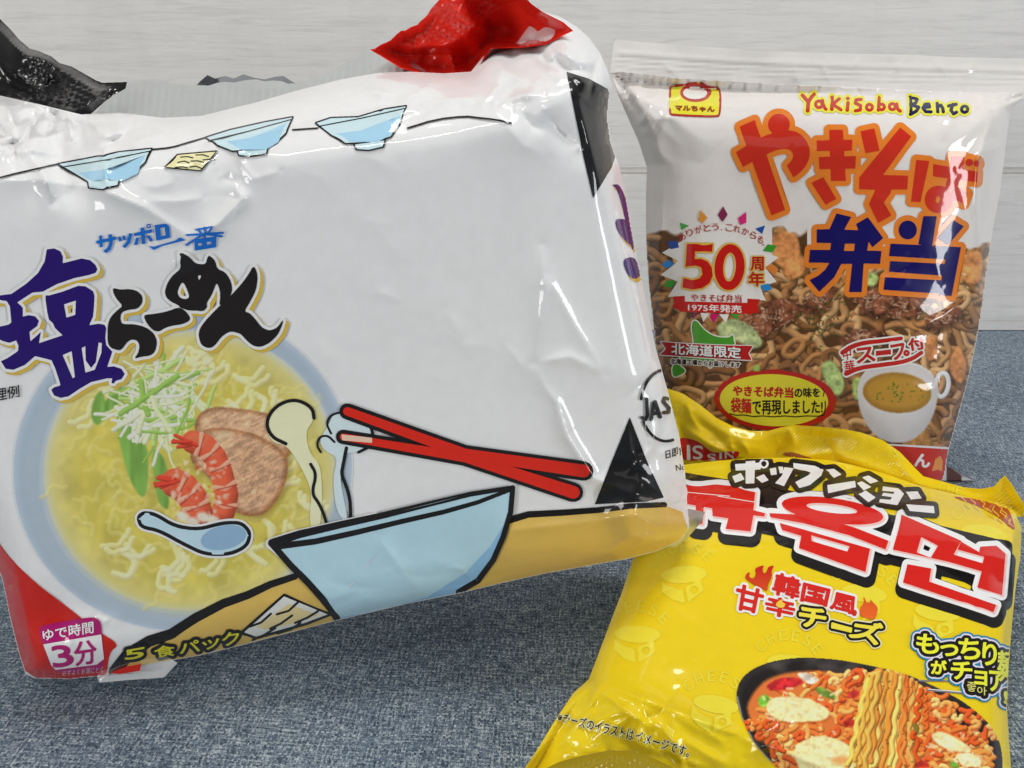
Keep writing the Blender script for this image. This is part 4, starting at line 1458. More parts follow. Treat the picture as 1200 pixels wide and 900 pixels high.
    flags = [([(425, 97), (475, 150), (440, 190), (408, 165)], (218, 146, 62)), ([(585, 70), (617, 130), (580, 180), (548, 132)], (124, 40, 74)), ([(748, 110), (748, 185), (705, 203), (688, 155)], (206, 44, 116)),
             ([(280, 185), (345, 207), (290, 238)], (60, 156, 62)), ([(880, 205), (858, 265), (812, 228)], (36, 78, 164)), ([(190, 320), (260, 312), (275, 360), (215, 372)], (38, 72, 150)),
             ([(150, 480), (200, 445), (243, 478), (185, 508)], (40, 128, 196)), ([(165, 632), (190, 588), (255, 597), (222, 645)], (60, 150, 50)), ([(862, 383), (900, 338), (963, 348), (930, 395)], (58, 150, 46)),
             ([(880, 498), (930, 475), (975, 515), (945, 560)], (214, 128, 56)), ([(845, 628), (905, 612), (930, 655), (870, 668)], (40, 134, 200)), ([(360, 818), (420, 820), (370, 862)], (112, 26, 66)),
             ([(425, 820), (490, 822), (445, 885)], (226, 222, 218)), ([(500, 825), (555, 828), (520, 890), (490, 850)], (196, 30, 104)), ([(555, 828), (625, 830), (605, 890)], (226, 222, 218)), ([(635, 828), (690, 830), (685, 872)], (62, 154, 54))]
    for pts, col in flags:
        p.add(poly(Z(pts)), K(*col), step=False)
    p.lay += 1
    p.add(poly(Z([(228, 705), (315, 700), (315, 740), (755, 750), (757, 720), (845, 725), (825, 765), (840, 820), (790, 820), (790, 828), (280, 812), (275, 800), (225, 780), (243, 745)])), K(194, 30, 24))
    p.add(text('1975年発売', *Z([(338, 755), (713, 768), (713, 820), (338, 806)])), K(236, 226, 222), S=8, grow=.2)
    p.add(text('やきそば弁当', *Z([(358, 687), (715, 694), (715, 748), (358, 735)])), K(170, 44, 36), S=8, grow=.15)
    arc = [('あ', 295, 285, -28), ('り', 347, 256, -22), ('が', 410, 234, -14), ('と', 472, 222, -8), ('う', 530, 216, -3), ('、', 573, 235, 0), ('こ', 627, 222, 5), ('れ', 683, 230, 10), ('か', 742, 248, 18), ('ら', 798, 274, 26), ('も', 850, 305, 36), ('。', 870, 342, 40)]
    p.add(U(*[tchar(s, 750 + x / 6, 230 + y / 6, 1.6 if s in '、。' else 8.0, 2.0 if s in '、。' else 8.2, r) for s, x, y, r in arc]), K(168, 52, 44), S=8, grow=.12)
    five = poly(Z([(330, 335), (512, 337), (508, 390), (388, 388), (384, 442), (430, 440), (475, 458), (505, 500), (512, 560), (490, 610), (440, 645), (370, 656), (298, 640), (306, 575), (370, 590), (418, 578), (440, 545), (430, 500), (390, 487), (320, 497)]))
    zero = poly(ell(750 + 630 / 6, 230 + 498 / 6, 17.6, 27, 4), ell(750 + 630 / 6, 230 + 498 / 6, 7.4, 17, 4))
    p.add(U(five, zero), K(214, 178, 84), grow=2.1, step=False)
    kanji = U(tbox('周', 750 + 780 / 6, 230 + 428 / 6, 750 + 868 / 6, 230 + 520 / 6), tbox('年', 750 + 765 / 6, 230 + 535 / 6, 750 + 872 / 6, 230 + 630 / 6))
    p.add(kanji, K(214, 178, 84), grow=1.9, S=6)
    p.add(U(five, zero), K(192, 26, 22), step=False)
    p.add(kanji, K(176, 30, 26), S=8, grow=.5)
    p.build('anniversary_mark', M_crisp, root)

    # ---- regional mark
    Y6 = lambda pts: T(750, 360, 6, pts)
    p = Print(sh, 2)
    isl = U(spoly(Y6([(370, 95), (400, 95), (440, 150), (500, 195), (560, 212), (625, 215), (655, 190), (658, 235), (672, 262), (560, 290), (380, 290), (375, 215), (362, 150)])),
            spoly(Y6([(265, 320), (540, 330), (500, 435), (470, 405), (400, 400), (290, 370)])), spoly(Y6([(235, 405), (265, 400), (330, 450), (265, 485), (235, 490), (225, 440)])))
    p.add(isl, K(226, 226, 214), grow=1.3)
    p.add(isl, K(74, 150, 44))
    rb = poly(Y6([(145, 242), (250, 252), (540, 267), (795, 272), (762, 325), (785, 372), (560, 362), (160, 336), (140, 334), (182, 290)]))
    p.add(rb, K(228, 222, 216), grow=1.0)
    p.add(rb, K(176, 30, 28))
    w = text('北海道限定', *Y6([(222, 252), (708, 282), (708, 360), (222, 330)]))
    p.add(w, K(52, 20, 20), grow=.9, shift=(.4, .5), S=7)
    p.add(w, K(240, 236, 232), grow=.35, S=8)
    w = text('北海道工場からお届けします', *Y6([(215, 360), (705, 388), (705, 424), (215, 398)]))
    p.add(w, K(222, 216, 206), grow=1.0, S=7)
    p.add(w, K(36, 28, 26), grow=.22, S=9)
    p.build('regional_mark', M_crisp, root)

    # ---- yellow oval
    p = Print(sh, 2)
    r = np.random.RandomState(2)
    ov = [(908.5 + (72 + .7 * r.randn()) * math.cos(a), 469 + (35.5 + .5 * r.randn()) * math.sin(a) + .03 * 72 * math.cos(a)) for a in np.linspace(0, 6.28, 70)[:-1]]
    p.add(poly(ov), K(176, 34, 24))
    p.add(poly([(907 + 63.5 * math.cos(a), 469 + 30.5 * math.sin(a) + .03 * 63 * math.cos(a)) for a in np.linspace(0, 6.28, 60)[:-1]]), K(214, 204, 50))
    D = lambda pts: T(780, 450, 5.4545, pts)
    p.add(text('やきそば弁当', *D([(432, 10), (815, 24), (815, 88), (432, 74)])), K(176, 36, 26), S=8, grow=.55, step=False)
    p.add(text('の味を', *D([(826, 24), (985, 26), (985, 82), (826, 88)])), K(40, 34, 28), S=8, grow=.4, step=False)
    p.add(text('袋麺', *D([(418, 88), (546, 94), (546, 188), (418, 182)])), K(176, 36, 26), S=8, grow=.5, step=False)
    p.add(text('で再現しました!', *D([(556, 104), (1003, 108), (1003, 188), (556, 196)])), K(40, 34, 28), S=8, grow=.4, step=False)
    p.add(U(stroke(D([(412, 190), (450, 200), (500, 198), (560, 208), (620, 204), (690, 210), (760, 204), (830, 210), (900, 204), (970, 206), (1012, 198), (1022, 150), (1020, 110)]), 1.4), stroke(D([(1008, 78), (1014, 50), (1004, 28)]), 1.2)), K(40, 34, 28), S=7)
    p.build('oval_slogan', M_crisp, root)

    # ---- soup ribbon
    E = lambda pts: T(960, 370, 4.739, pts)
    tx = lambda s, pts: text(s, *E(pts))
    w = U(stroke(smooth(E([(130, 205), (180, 170), (250, 150), (350, 140), (455, 126)]), 1, False), 4.2, 3), stroke(smooth(E([(150, 322), (220, 290), (330, 275), (450, 260), (520, 238), (568, 205)]), 1, False), 4.0, 3),
          tx('ス', [(200, 184), (300, 172), (312, 250), (212, 264)]),
          tx('ー', [(318, 198), (395, 190), (396, 212), (318, 220)]), tx('フ', [(398, 165), (470, 152), (474, 232), (410, 248)]), ring(960 + 485 / 4.739, 370 + 207 / 4.739, 2.3, 1.6), tx('付', [(492, 130), (580, 118), (588, 182), (504, 196)]))
    p = Print(sh, 2)
    w2 = U(tx('中', [(128, 186), (174, 176), (180, 240), (136, 250)]), tx('華', [(136, 254), (192, 244), (200, 310), (144, 318)]))
    p.add(U(w, w2), K(232, 226, 220), grow=2.6)
    p.add(w, K(186, 36, 28), grow=.7, S=6, step=False)
    p.add(w2, K(186, 36, 28), grow=.2, S=8)
    p.build('soup_ribbon', M_crisp, root)

    # ---- top seal with its ribs, and the foot seal
    T0 = lambda px, py: float(1 / (sh.pl @ [1, px, py]))
    seal = [(720, 46), (760, 50), (800, 53), (860, 57), (880, 60), (940, 61), (1000, 63), (1060, 64), (1120, 67), (1212, 69), (1208, 108), (1192, 122), (1100, 110), (1000, 106), (900, 101), (800, 95), (724, 89), (715, 84)]
    pl = [(720, 60, T0(720, 60) + .001), (1200, 80, T0(1200, 80) + .001), (960, 108, T0(960, 108) - .003)]
    s = Sheet(seal, pl, 0, .0008, None, Rf=5, Rb=5, pad=6)
    tone = np.interp
    rowy = lambda X: np.interp(X, [715, 860, 1000, 1210], [47, 57, 63, 69])
    v = s.Y - rowy(s.X)
    s.add(.00018 * np.sin(v * 2 * np.pi / 7) * np.clip((v - 14) / 6, 0, 1) * np.clip((36 - v) / 5, 0, 1) + .0005 * np.exp(-((v - 14) / 3) ** 2) + .0008 * vnoise(s.X, s.Y, 40, 3) + wrinkles(s.X, s.Y, 4, 12, 960, 80, 150, 8, 80, 30, 26, .0006, 4))
    film('top_seal', s, M_crisp, root, K(214, 211, 207), 3.0, .1)
    ft = [(1098, 548), (1110, 546), (1122, 554), (1140, 566), (1136, 578), (1104, 576)]
    s = Sheet(ft, [(x, y, T0(x, y) + .004) for x, y in ((1098, 548), (1140, 566), (1104, 576))], 0, .0008, None, Rf=4, Rb=4, pad=6)
    film('foot_seal', s, M_crisp, root, lambda v: np.where(((v[:, 0] > 1127) | (v[:, 0] < 1109))[:, None], K(206, 206, 206), K(92, 62, 58)), 2.0, .1)
    return root


build_fried_noodle_bag()

# ------------------------------------------------------------------ the yellow cheese noodle bag in front
def build_cheese_noodle_bag():
    root = thing('noodle_bag', 'small yellow cheese noodle bag with red Korean lettering, lying in front at lower right', 'noodle bag', (0, 0, 0))
    out = [(786, 556), (800, 545), (840, 540), (880, 537), (930, 536), (970, 539), (1000, 545), (1040, 556), (1080, 570), (1120, 579), (1160, 588), (1188, 598), (1197, 618), (1196, 650), (1190, 690), (1186, 730),
           (1182, 780), (1180, 830), (1184, 890), (1188, 940), (1100, 985), (900, 985), (700, 960), (600, 935), (612, 905), (630, 878), (650, 845), (672, 812), (690, 796), (700, 770),
           (715, 730), (728, 696), (742, 655), (765, 606)]
    plane = [(800, 540, .338), (1190, 600, .315), (640, 890, .2345)]
    sh = Sheet(out, plane, .016, .020, None, Rf=60, Rb=70)
    X, Y = sh.X, sh.Y
    h = -.004 * np.exp(-(np.maximum(Y - (545 + .1 * (X - 800)), 0) / 20) ** 2)
    # the lower end pinches towards its seal
    lowe = np.interp(X, [600, 690, 800, 900, 1000, 1200], [830, 800, 838, 868, 892, 950])
    h -= .00016 * 8 * np.log1p(np.exp(np.clip((Y - lowe) / 8, -40, 40)))
    h += fold(X, Y, [(680, 792), (760, 822), (840, 852), (900, 874), (980, 905)], 8, .0030)
    h += fold(X, Y, [(706, 796), (690, 830), (652, 880)], 7, .0024)
    h += fold(X, Y, [(755, 826), (790, 870), (806, 910)], 8, .0024)
    h += fold(X, Y, [(692, 868), (740, 840), (776, 852)], 7, .0020)
    h += wrinkles(X, Y, 5, 16, 700, 850, 40, 30, 40, 50, 60, .0018, 6)
    h += wrinkles(X, Y, 6, 12, 820, 880, 50, 18, 30, 40, 60, .0014, 6)
    h += wrinkles(X, Y, 7, 12, 1175, 620, 15, 30, 70, 40, 44, .0012, 5)
    h += wrinkles(X, Y, 8, 12, 980, 566, 90, 8, 60, 40, 36, .0007, 5)
    h += wrinkles(X, Y, 18, 8, 760, 700, 40, 60, 60, 40, 70, .0005, 8)
    h += fold(X, Y, [(1188, 600), (1180, 700), (1164, 820)], 7, .0014)
    h += .0010 * vnoise(X, Y, 120, 23) + .0002 * vnoise(X, Y, 50, 24) + .0001 * vnoise(X, Y, 22, 26)
    sh.add(boxblur(h, 1))
    YEL = K(240, 198, 28)
    film('film', sh, M_crisp, root, YEL)

    # ---- pale cheese pattern
    p = Print(sh, 0)
    PALE = K(244, 210, 58)
    Wm = lambda s, cx, cy, w, h, rot: [tchar(s, cx, cy, w, h, rot)]

    def arc_word(cx, cy, r, a0, a1, size, rot0=0):
        out_ = []
        for s, a in zip('CHEESE', np.linspace(a0, a1, 6)):
            q = math.radians(a)
            out_.append(tchar(s, cx + r * math.sin(q), cy - r * math.cos(q), size * .72, size, a))
        return U(*out_)

    def wheel(cx, cy, r, rot):
        c_, s_ = math.cos(math.radians(rot)), math.sin(math.radians(rot))
        f = lambda pts: [(cx + (x * c_ - y * s_) * r, cy + (x * s_ + y * c_) * r) for x, y in pts]
        return U(poly(f(ell(0, -.25, 1, .38, 0, 30))), poly(f([(-1, -.05), (-.75, .2), (-.1, .42), (-.05, 1.0), (-.6, .8), (-1, .45)])),
                 poly(f([(.02, .3), (.7, -.02), (.8, .5), (.1, .98)]), f(ell(.4, .45, .18, .16, 0, 14))))

    for cx, cy, rot in ((923, 772, 6), (1096, 712, 8), (745, 738, 2), (836, 820, 10), (800, 668, -4), (728, 884, 8), (1150, 620, 10), (1010, 690, 8), (1168, 900, 8)):
        p = Print(sh, 0)
        p.add(arc_word(cx, cy + 16, 44, -52 + rot, 46 + rot, 13), PALE, step=False, S=4)
        p.add(wheel(cx + 2, cy + 12, 27, rot), PALE, step=False, S=4)
        p.build('cheese_pattern', M_crisp, root)

    # ---- pan picture
    Z = lambda pts: T(850, 760, 3.4286, pts)
    c = Canvas(848, 752, 1192, 960, .72)
    c.img[:] = np.array([240, 198, 28]) / 255
    pan = spoly(Z([(40, 190), (55, 130), (100, 85), (180, 50), (300, 33), (450, 42), (560, 62), (700, 92), (800, 130), (950, 205), (1050, 285), (1105, 365), (1120, 480), (1090, 640), (700, 700), (350, 640), (240, 510), (180, 455), (110, 380), (60, 270)]))
    c.shape(pan, (46, 42, 42), .9)
    c.shape(spoly(Z([(62, 195), (80, 135), (150, 85), (300, 48), (450, 55), (560, 76), (690, 105), (790, 145), (940, 220), (1040, 300), (1085, 380), (1095, 480), (1060, 640), (700, 680), (380, 630), (250, 500), (190, 440), (120, 365), (75, 270)])), (34, 30, 30), 2)
    c.line(Z([(48, 195), (66, 275), (118, 385), (188, 460), (245, 515)]), 2.0, (150, 150, 150), .9, 1.1, .8)
    g = np.random.RandomState(8)
    for k in range(26):                                                       # steam painted over the dark pan
        x, y = 900 + 230 * g.rand(), 775 + 14 * g.rand() + 0
        c.shape(poly(ell(x, y + max(0, x - 1050) * .35, 9, 4, 30 * g.randn(), 14)), (110, 104, 102), 5, .25)
    food = poly(smooth(Z([(82, 240), (110, 180), (160, 125), (250, 95), (380, 88), (500, 110), (560, 140), (700, 180), (830, 230), (930, 300), (1010, 370), (1075, 450), (1080, 560), (900, 690), (500, 690), (320, 560), (200, 430), (120, 330)]), 2))
    c.shape(food, (214, 116, 54), 2)
    tn = [(230, 128, 58), (240, 150, 78), (216, 102, 42), (246, 174, 104), (204, 80, 34)]
    inside = lambda x, y: ((x - 1020) / 150) ** 2 + ((y - 870) / 82) ** 2 < 1.0 and y > 785 + max(0, (x - 1030)) * .45
    n = 0
    while n < 620:
        x, y = 868 + 310 * g.rand(), 784 + 160 * g.rand()
        if x < 905 and y > 800 + 1.0 * (x - 868) + 46: continue
        if not inside(x, y): continue
        a, tnr = g.rand() * 6.28, (g.rand() - .5) * 1.7
        q = [(x, y)]
        for i in range(5):
            a += tnr
            x += 3.0 * math.cos(a)
            y += 2.6 * math.sin(a)
            q.append((x, y))
        c.line(q, 6.4, tn[g.randint(5)], .55, 1.3, .97)
        n += 1
    for pts, col in (([(160, 150), (220, 115), (300, 118), (318, 140), (250, 165), (180, 172)], (188, 40, 44)), ([(355, 160), (385, 150), (450, 190), (440, 208), (380, 190)], (120, 150, 60)), ([(125, 205), (160, 180), (185, 205), (150, 245)], (120, 190, 60)),
                     ([(280, 100), (330, 95), (385, 125), (340, 150)], (234, 222, 200)), ([(470, 290), (520, 280), (525, 310), (480, 318)], (170, 44, 34)), ([(490, 180), (530, 160), (540, 190), (500, 205)], (190, 50, 46)), ([(900, 450), (930, 455), (945, 480), (905, 480)], (110, 170, 60)), ([(740, 440), (800, 445), (830, 480), (750, 480)], (190, 50, 40))):
        c.shape(spoly(Z(pts)), col, 1.2, 1, lambda X, Y: 1 + .22 * vnoise(X, Y, 4, 3) + .12 * vnoise(X, Y, 9, 4))

    def cheese(pts, seed):
        c.shape(spoly([(x + 1, y + 2.5) for x, y in Z(pts)]), (176, 84, 30), 2, .7)
        c.shape(spoly(Z(pts)), (240, 222, 160), 1.2, 1, lambda X, Y: 1 + .07 * vnoise(X, Y, 6, seed) + .10 * vnoise(X, Y, 3, seed + 1))
        r = np.random.RandomState(seed)
        q = np.array(Z(pts))
        for _ in range(26):
            x, y = q.mean(0) + r.randn(2) * q.std(0) * .75
            c.line([(x, y), (x + 5 * r.randn(), y + 2 * r.randn())], 3, (250, 238, 196), .9, 1.05, .55)

    cheese([(155, 235), (190, 195), (290, 190), (380, 220), (425, 255), (400, 290), (300, 295), (200, 290)], 41)
    cheese([(265, 420), (300, 375), (380, 345), (470, 370), (540, 420), (555, 500), (500, 560), (330, 540)], 43)
    cheese([(820, 345), (870, 330), (930, 360), (990, 400), (985, 420), (900, 410), (850, 385)], 45)
    cheese([(925, 425), (985, 415), (1035, 450), (1020, 480), (945, 470)], 47)
    c.shape(spoly(Z([(425, 440), (470, 425), (510, 445), (480, 468), (440, 465)])), (232, 150, 80), 3, .8)
    # chopsticks behind, then the lifted wavy noodles
    c.line(Z([(780, 128), (840, 132)]), 2.4, (150, 150, 156), .6, 1.4)
    for k in range(60):
        u = g.rand()
        x0 = 570 + 230 * u
        y0 = 95 + 50 * (u - .35) ** 2 * 4 + 8 * g.randn()
        yb = 440 + 50 * g.rand() if u < .85 else 300 + 80 * g.rand()
        drift = (u - .5) * 40 - 40 + 22 * g.randn()
        ph, am = g.rand() * 6.28, 4.5 + 4 * g.rand()
        q = [(x0 + drift * t + am * math.sin(ph + t * 24) * (1 if t > .12 else t / .12), y0 + (yb - y0) * t) for t in np.linspace(0, 1, 42)]
        col = [(240, 186, 84), (246, 200, 104), (236, 164, 66), (232, 142, 56)][g.randint(4)] if u < .62 else [(228, 106, 40), (236, 140, 62), (212, 84, 30), (240, 178, 90)][g.randint(4)]
        c.line(Z(q), 5.0 + 1.6 * g.rand(), tuple(np.array(col) * (.86 + .16 * g.rand())), .5, 1.22, .98)
    for k in range(24):
        x, y = Z([(600 + 180 * g.rand(), 130 + 280 * g.rand())])[0]
        c.shape(poly(ell(x, y, 1.1, .8, 0, 8)), (90, 60, 26), .6, .8)
    c.shape(spoly(Z([(750, 290), (775, 310), (780, 340), (758, 335)])), (110, 120, 50), 1, .9)
    c.build('pan_picture', sh, 2, pan, M_crisp, root)
    p = Print(sh, 2)
    p.add(U(stroke(Z([(778, 129), (900, 130), (960, 140)]), 1.6), stroke(Z([(815, 166), (960, 178)]), 2.6)), K(120, 120, 126), S=6)
    p.add(U(stroke(Z([(815, 163), (960, 175)]), .9)), K(240, 240, 240), S=8)
    p.build('chopsticks_picture', M_crisp, root)

    # ---- big Korean lettering
    V = lambda pts, *h: poly(T(790, 550, 2.927, pts), *[T(790, 550, 2.927, k) for k in h])
    ko = U(V([(40, 52), (150, 52), (210, 58), (240, 70), (278, 78), (272, 140), (312, 150), (310, 162), (266, 157), (40, 118)]), V([(75, 118), (102, 122), (97, 188), (72, 184)]), V([(130, 128), (272, 158), (262, 213), (176, 204), (186, 168), (132, 160)]),
           poly(ell(790 + 543 / 2.927, 550 + 141 / 2.927, 60, 14.5, 8), ell(790 + 541 / 2.927, 550 + 134 / 2.927, 30, 5.2, 7)),
           V([(327, 150), (480, 158), (620, 200), (735, 245), (725, 275), (600, 226), (450, 186), (330, 164)]), V([(362, 184), (440, 205), (672, 272), (656, 352), (428, 270), (436, 228), (370, 208)], [(470, 226), (602, 264), (594, 282), (472, 246)]),
           V([(780, 155), (985, 245), (945, 318), (750, 275)], [(848, 232), (905, 262), (880, 303), (832, 285)]), V([(1050, 265), (1105, 262), (1137, 290), (1125, 432), (1040, 405), (1055, 350), (945, 318), (958, 292), (1058, 322), (1064, 300), (972, 275), (984, 248), (1046, 284)]),
           V([(800, 325), (882, 340), (875, 385), (1105, 465), (1095, 490), (785, 388)]))
    p = Print(sh, 1)
    p.add(ko, K(30, 28, 28), grow=10.5, shift=(1.5, 8), step=False)
    p.add(U(ko, poly([(800, 560), (900, 575), (1000, 600), (1180, 640), (1180, 700), (1100, 660), (900, 620), (800, 600)])), K(30, 28, 28), grow=6.5)
    p.add(ko, K(236, 234, 232), grow=6.0)
    e = p.build('title_outline', M_crisp, None)
    q = Print(sh, p.lay)
    q.add(ko, K(232, 186, 180), grow=1.0, shift=(1.5, 1.5))
    q.add(ko, K(206, 34, 26))
    q.add(U(stroke(T(790, 550, 2.927, [(40, 78), (190, 92)]), .9), stroke(T(790, 550, 2.927, [(150, 92), (275, 112)]), .9)), K(240, 216, 208), S=6)
    t = q.build('title_lettering', M_crisp, root)
    e.parent = t

    # ---- kana line on its black ground
    Kn = lambda pts, *h: poly(T(840, 520, 4.444, pts), *[T(840, 520, 4.444, k) for k in h])
    kana = U(Kn([(95, 106), (230, 98), (228, 134), (98, 140)]), Kn([(150, 92), (200, 88), (195, 206), (150, 208)]), Kn([(80, 170), (125, 152), (145, 185), (95, 204)]), Kn([(203, 176), (245, 158), (270, 190), (235, 204)]), ring(840 + 245 / 4.444, 520 + 104 / 4.444, 4.4, 2.6),
             Kn([(275, 130), (308, 124), (313, 160), (282, 164)]), Kn([(320, 118), (345, 120), (348, 150), (328, 155)]), Kn([(352, 122), (400, 128), (350, 221), (303, 205), (340, 165)]),
             Kn([(398, 100), (510, 115), (556, 135), (545, 165), (485, 215), (430, 231), (408, 200), (475, 165), (490, 150), (450, 140), (400, 128)]),
             Kn([(568, 135), (610, 130), (650, 160), (610, 178)]), Kn([(575, 215), (720, 193), (725, 226), (580, 258)]), Kn([(755, 175), (790, 165), (843, 195), (800, 208)]), Kn([(730, 205), (755, 195), (805, 225), (765, 243)]), Kn([(738, 262), (775, 243), (828, 280), (790, 305)]),
             Kn([(865, 222), (945, 232), (975, 260), (940, 320), (845, 305), (850, 288), (905, 292), (912, 278), (858, 270), (868, 255), (920, 262), (925, 250), (862, 245)]), Kn([(985, 250), (1045, 248), (1068, 285), (1010, 290)]), Kn([(985, 315), (1130, 325), (1135, 362), (1005, 350)]))
    p = Print(sh, 10)
    p.add(kana, K(28, 27, 27), grow=5.6)
    p.add(kana, K(234, 232, 230))
    p.build('kana_lettering', M_crisp, root)

    # ---- flavour lettering with flames
    Fl = lambda pts: T(850, 650, 6, pts)
    tx = lambda s, pts: text(s, *Fl(pts))
    w = U(tx('甘', [(88, 205), (275, 255), (240, 415), (62, 378)]), tx('辛', [(292, 285), (495, 330), (476, 452), (278, 412)]), tx('韓', [(362, 125), (530, 172), (512, 312), (326, 272)]), tx('国', [(552, 200), (735, 246), (710, 362), (530, 322)]), tx('風', [(762, 262), (930, 305), (918, 430), (736, 376)]))
    ch = U(tx('チ', [(520, 356), (715, 395), (690, 512), (528, 500)]), tx('ー', [(752, 482), (886, 518), (882, 542), (750, 512)]), tx('ズ', [(900, 468), (1108, 488), (1085, 640), (870, 575)]))
    f1 = spoly(Fl([(135, 165), (150, 130), (175, 120), (165, 155), (195, 170), (215, 140), (205, 95), (275, 70), (260, 100), (270, 135), (290, 120), (300, 85), (345, 72), (325, 110), (330, 150), (300, 210), (295, 260), (250, 235), (200, 210)]))
    f2 = spoly(Fl([(970, 285), (985, 320), (1000, 345), (1020, 330), (1015, 310), (1075, 370), (1065, 420), (1045, 460), (950, 435), (940, 380), (975, 340)]))
    p = Print(sh, 3)
    p.add(w, K(238, 234, 230), grow=3.6)
    fire = lambda v: np.array([K(190, 40, 26) * (1 - a) + K(228, 104, 40) * a for a in np.clip((v[:, 1] - 668) / 60, 0, 1)])
    p.add(f1, fire, step=False)
    p.add(f2, fire)
    p.add(ch, K(234, 222, 180), grow=5.4)
    p.add(w, K(202, 38, 32), grow=.95, S=6)
    p.add(ch, K(30, 28, 28), grow=4.0)
    p.add(ch, K(240, 210, 66), grow=1.1, S=6)
    p.add(spoly(Fl([(350, 350), (380, 320), (405, 312), (400, 335), (425, 345), (410, 375), (370, 372)])), K(238, 190, 70), S=6)
    p.build('flavour_lettering', M_crisp, root)

    # ---- slogan cloud
    Cl = lambda s, x0, y0, x1, y1, d=10: text(s, *T(1050, 720, 8, [(x0, y0), (x1, y0 + d), (x1, y1 + d), (x0, y1)]))
    big = U(Cl('も', 195, 182, 398, 358), Cl('っ', 420, 280, 578, 382), Cl('ち', 592, 225, 785, 412), Cl('り', 815, 265, 940, 470), Cl('麺', 955, 340, 1110, 580), Cl('が', 332, 428, 470, 552), Cl('チ', 520, 440, 710, 602), Cl('ョ', 738, 530, 850, 655), Cl('ア', 878, 530, 1035, 712), Cl('!', 1015, 720, 1050, 830))
    sm = U(Cl('좋', 665, 630, 750, 718), Cl('아', 762, 672, 850, 750))
    p = Print(sh, 4)
    al = U(big, sm)
    p.add(al, K(30, 124, 160), grow=8.2)
    p.add(al, K(214, 208, 230), grow=6.2)
    p.add(al, K(28, 27, 26), grow=4.4)
    p.add(big, K(238, 226, 56), grow=.75, S=6, step=False)
    p.add(sm, K(210, 206, 110), grow=.1, S=8)
    p.build('slogan_cloud', M_crisp, root)

    # ---- small print
    w = text('※チーズのイラストは', (655, 834), (744, 855), (741.5, 868), (652.5, 845))
    w = U(w, text('イメージです。', (746, 856), (809, 876.5), (806.5, 887.5), (743.5, 868)))
    p = Print(sh, 6)
    p.add(w, K(240, 232, 170), grow=1.0, S=6)
    p.add(w, K(34, 30, 24), grow=.2, S=9)
    p.build('small_print', M_crisp, root)

    # ---- ornament and red maker blob along the fold
    O = lambda pts: T(980, 490, 5.4545, pts)
    p = Print(sh, 2)
    p.add(spoly(O([(725, 497), (850, 512), (960, 522), (1060, 545), (1110, 590), (1150, 722), (1100, 690), (1050, 640), (900, 560)])), K(164, 34, 26))
    r = np.random.RandomState(3)
    p.add(U(*[stroke(O([(x, y), (x + 30, y + 22), (x + 18, y + 45), (x + 50, y + 70)]), 1.1) for x, y in ((800, 508), (860, 520), (920, 522), (980, 540), (1030, 555), (1060, 590), (1085, 625), (960, 575), (1010, 600))]), K(226, 178, 70), S=6)
    p.build('corner_ornament', M_crisp, root)

    # ---- top fin and lower seal
    T0 = lambda px, py: float(1 / (sh.pl @ [1, px, py]))
    fin = [(770, 470), (782, 455), (800, 461), (820, 474), (840, 490), (860, 500), (880, 505), (900, 505), (915, 501), (930, 498), (960, 500), (990, 503), (1010, 507), (1035, 516), (1055, 530), (1070, 546), (1082, 558),
           (1100, 563), (1130, 571), (1150, 573), (1165, 570), (1172, 562), (1178, 557), (1186, 568), (1196, 584), (1202, 594), (1198, 606), (1180, 604), (1160, 596), (1120, 588), (1080, 580), (1040, 570), (1000, 560), (960, 556), (930, 554), (880, 556), (840, 557), (800, 562), (784, 560)]
    pl = [(800, 470, T0(800, 470) - .010), (1000, 556, T0(1000, 556) + .007), (1180, 600, T0(1180, 600) + .004)]
    s = Sheet(fin, pl, .001, .0008, None, Rf=8, Rb=6, pad=6)
    X, Y = s.X, s.Y
    dots = np.sin((X + .12 * Y) * 2 * np.pi / 4.2) * np.sin((Y - .14 * X) * 2 * np.pi / 3.8)
    h = .00030 * dots * np.clip((X - 912) / 8, 0, 1) * np.clip((1082 - X) / 20, 0, 1) * (1 - .9 * np.exp(-((X - 978) / 5) ** 2))
    h += .0034 * np.sin((X - 800) / 34) * np.clip((Y - 470) / 40, 0, 1) * .5 + .0012 * vnoise(X, Y, 40, 9) + .0003 * vnoise(X, Y, 16, 10) + wrinkles(X, Y, 71, 16, 860, 525, 60, 16, 50, 40, 44, .0014, 5)
    h += fold(X, Y, [(800, 500), (830, 520), (858, 533), (880, 540)], 6, .0022) + fold(X, Y, [(905, 540), (975, 530), (1060, 560)], 6, .0020) + fold(X, Y, [(1090, 566), (1140, 585), (1165, 575)], 5, .002)
    h += .0003 * np.sin((X * .5 + Y * .8) * 2 * np.pi / 4) * np.clip((X - 1160) / 8, 0, 1)
    s.add(h)
    fo = film('top_seal', s, M_crisp, root, K(236, 194, 24), 2.0, .1)
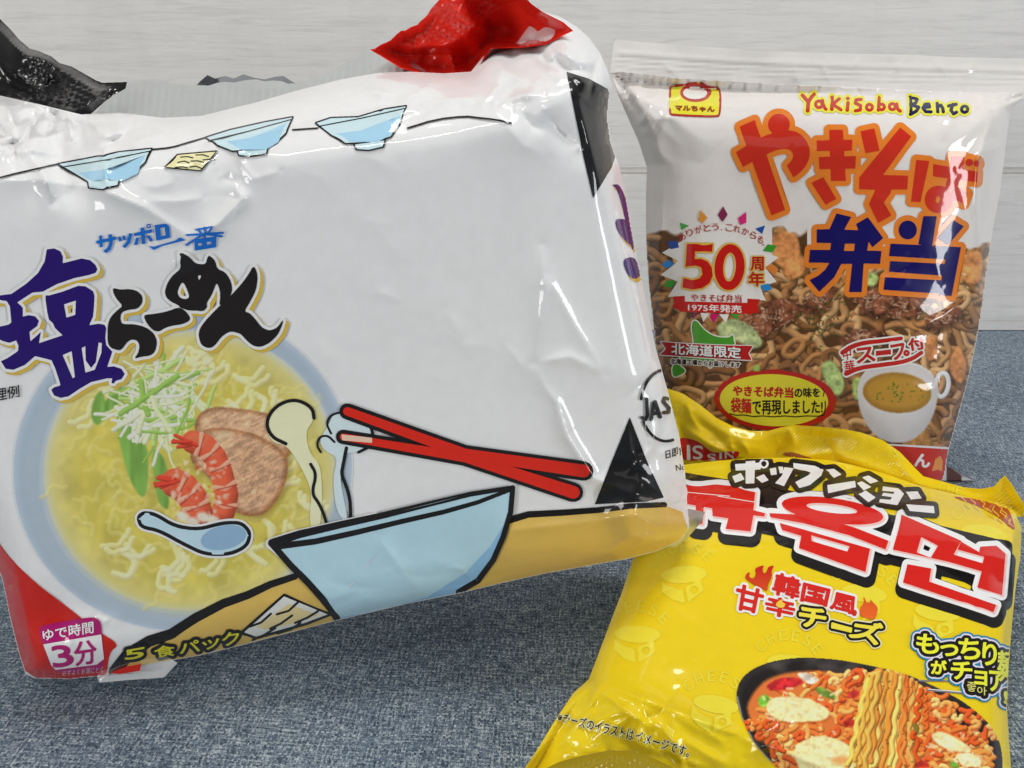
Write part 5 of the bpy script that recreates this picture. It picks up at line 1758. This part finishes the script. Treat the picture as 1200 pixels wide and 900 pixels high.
    p = Print(s, 0)
    p.add(spoly(T(780, 450, 5.4545, [(80, 340), (150, 348), (210, 368), (260, 408), (300, 440), (400, 432), (475, 428), (460, 470), (420, 485), (300, 490), (80, 490)])), K(190, 34, 26))
    ltr = [('N', 380, 432, 436, 476, 0), ('I', 346, 440, 358, 478, 0), ('S', 268, 448, 318, 490, 0), ('S', 172, 395, 236, 480, 0), ('I', 138, 392, 156, 484, 0)]
    p.add(U(*[text(q_, *T(780, 450, 5.4545, [(x1, y1), (x0, y1), (x0, y0), (x1, y0)])) for q_, x0, y0, x1, y1, _ in ltr]), K(228, 222, 214), S=7, grow=.35)
    p.build('maker_mark', M_crisp, root)
    for w in (U(*[tchar(q_, 1050 + 10 * i, 531 + 3.2 * i, 7, 9, 14) for i, q_ in enumerate('SE')]), U(*[tchar(q_, 1104 + 10 * i, 571 + 2 * i, 7.5, 9, 12) for i, q_ in enumerate('CHE')]),
              U(*[tchar(q_, 793 + 8 * i, 478 + 5 * i, 6, 8, 28) for i, q_ in enumerate('SE')])):
        Print(s, 0).add(w, K(246, 216, 60), S=6).build('seal_pattern', M_crisp, root)
    p = Print(s, 0)
    p.add(spoly(T(780, 450, 5.4545, [(740, 455), (765, 435), (830, 438), (1000, 500), (960, 495), (860, 480), (800, 465)])), K(150, 84, 40))
    p.build('fold_ornament', M_crisp, root)
    low = [(655, 893), (680, 886), (715, 879), (742, 880), (765, 888), (790, 900), (820, 920), (820, 960), (600, 960), (590, 930), (630, 905)]
    s = Sheet(low, [(640, 900, T0(640, 900) - .012), (790, 905, T0(790, 905) - .012), (700, 950, T0(700, 950) - .016)], .001, .0008, None, Rf=8, Rb=6, pad=6)
    s.add(.0003 * np.sin((s.X + .3 * s.Y) * 2 * np.pi / 5) * np.sin((s.Y - .2 * s.X) * 2 * np.pi / 4))
    film('bottom_seal', s, M_crisp, root, K(150, 130, 25), 3.0, .1)  # shade on the lower seal is put into its colour, olive instead of yellow
    return root


build_cheese_noodle_bag()
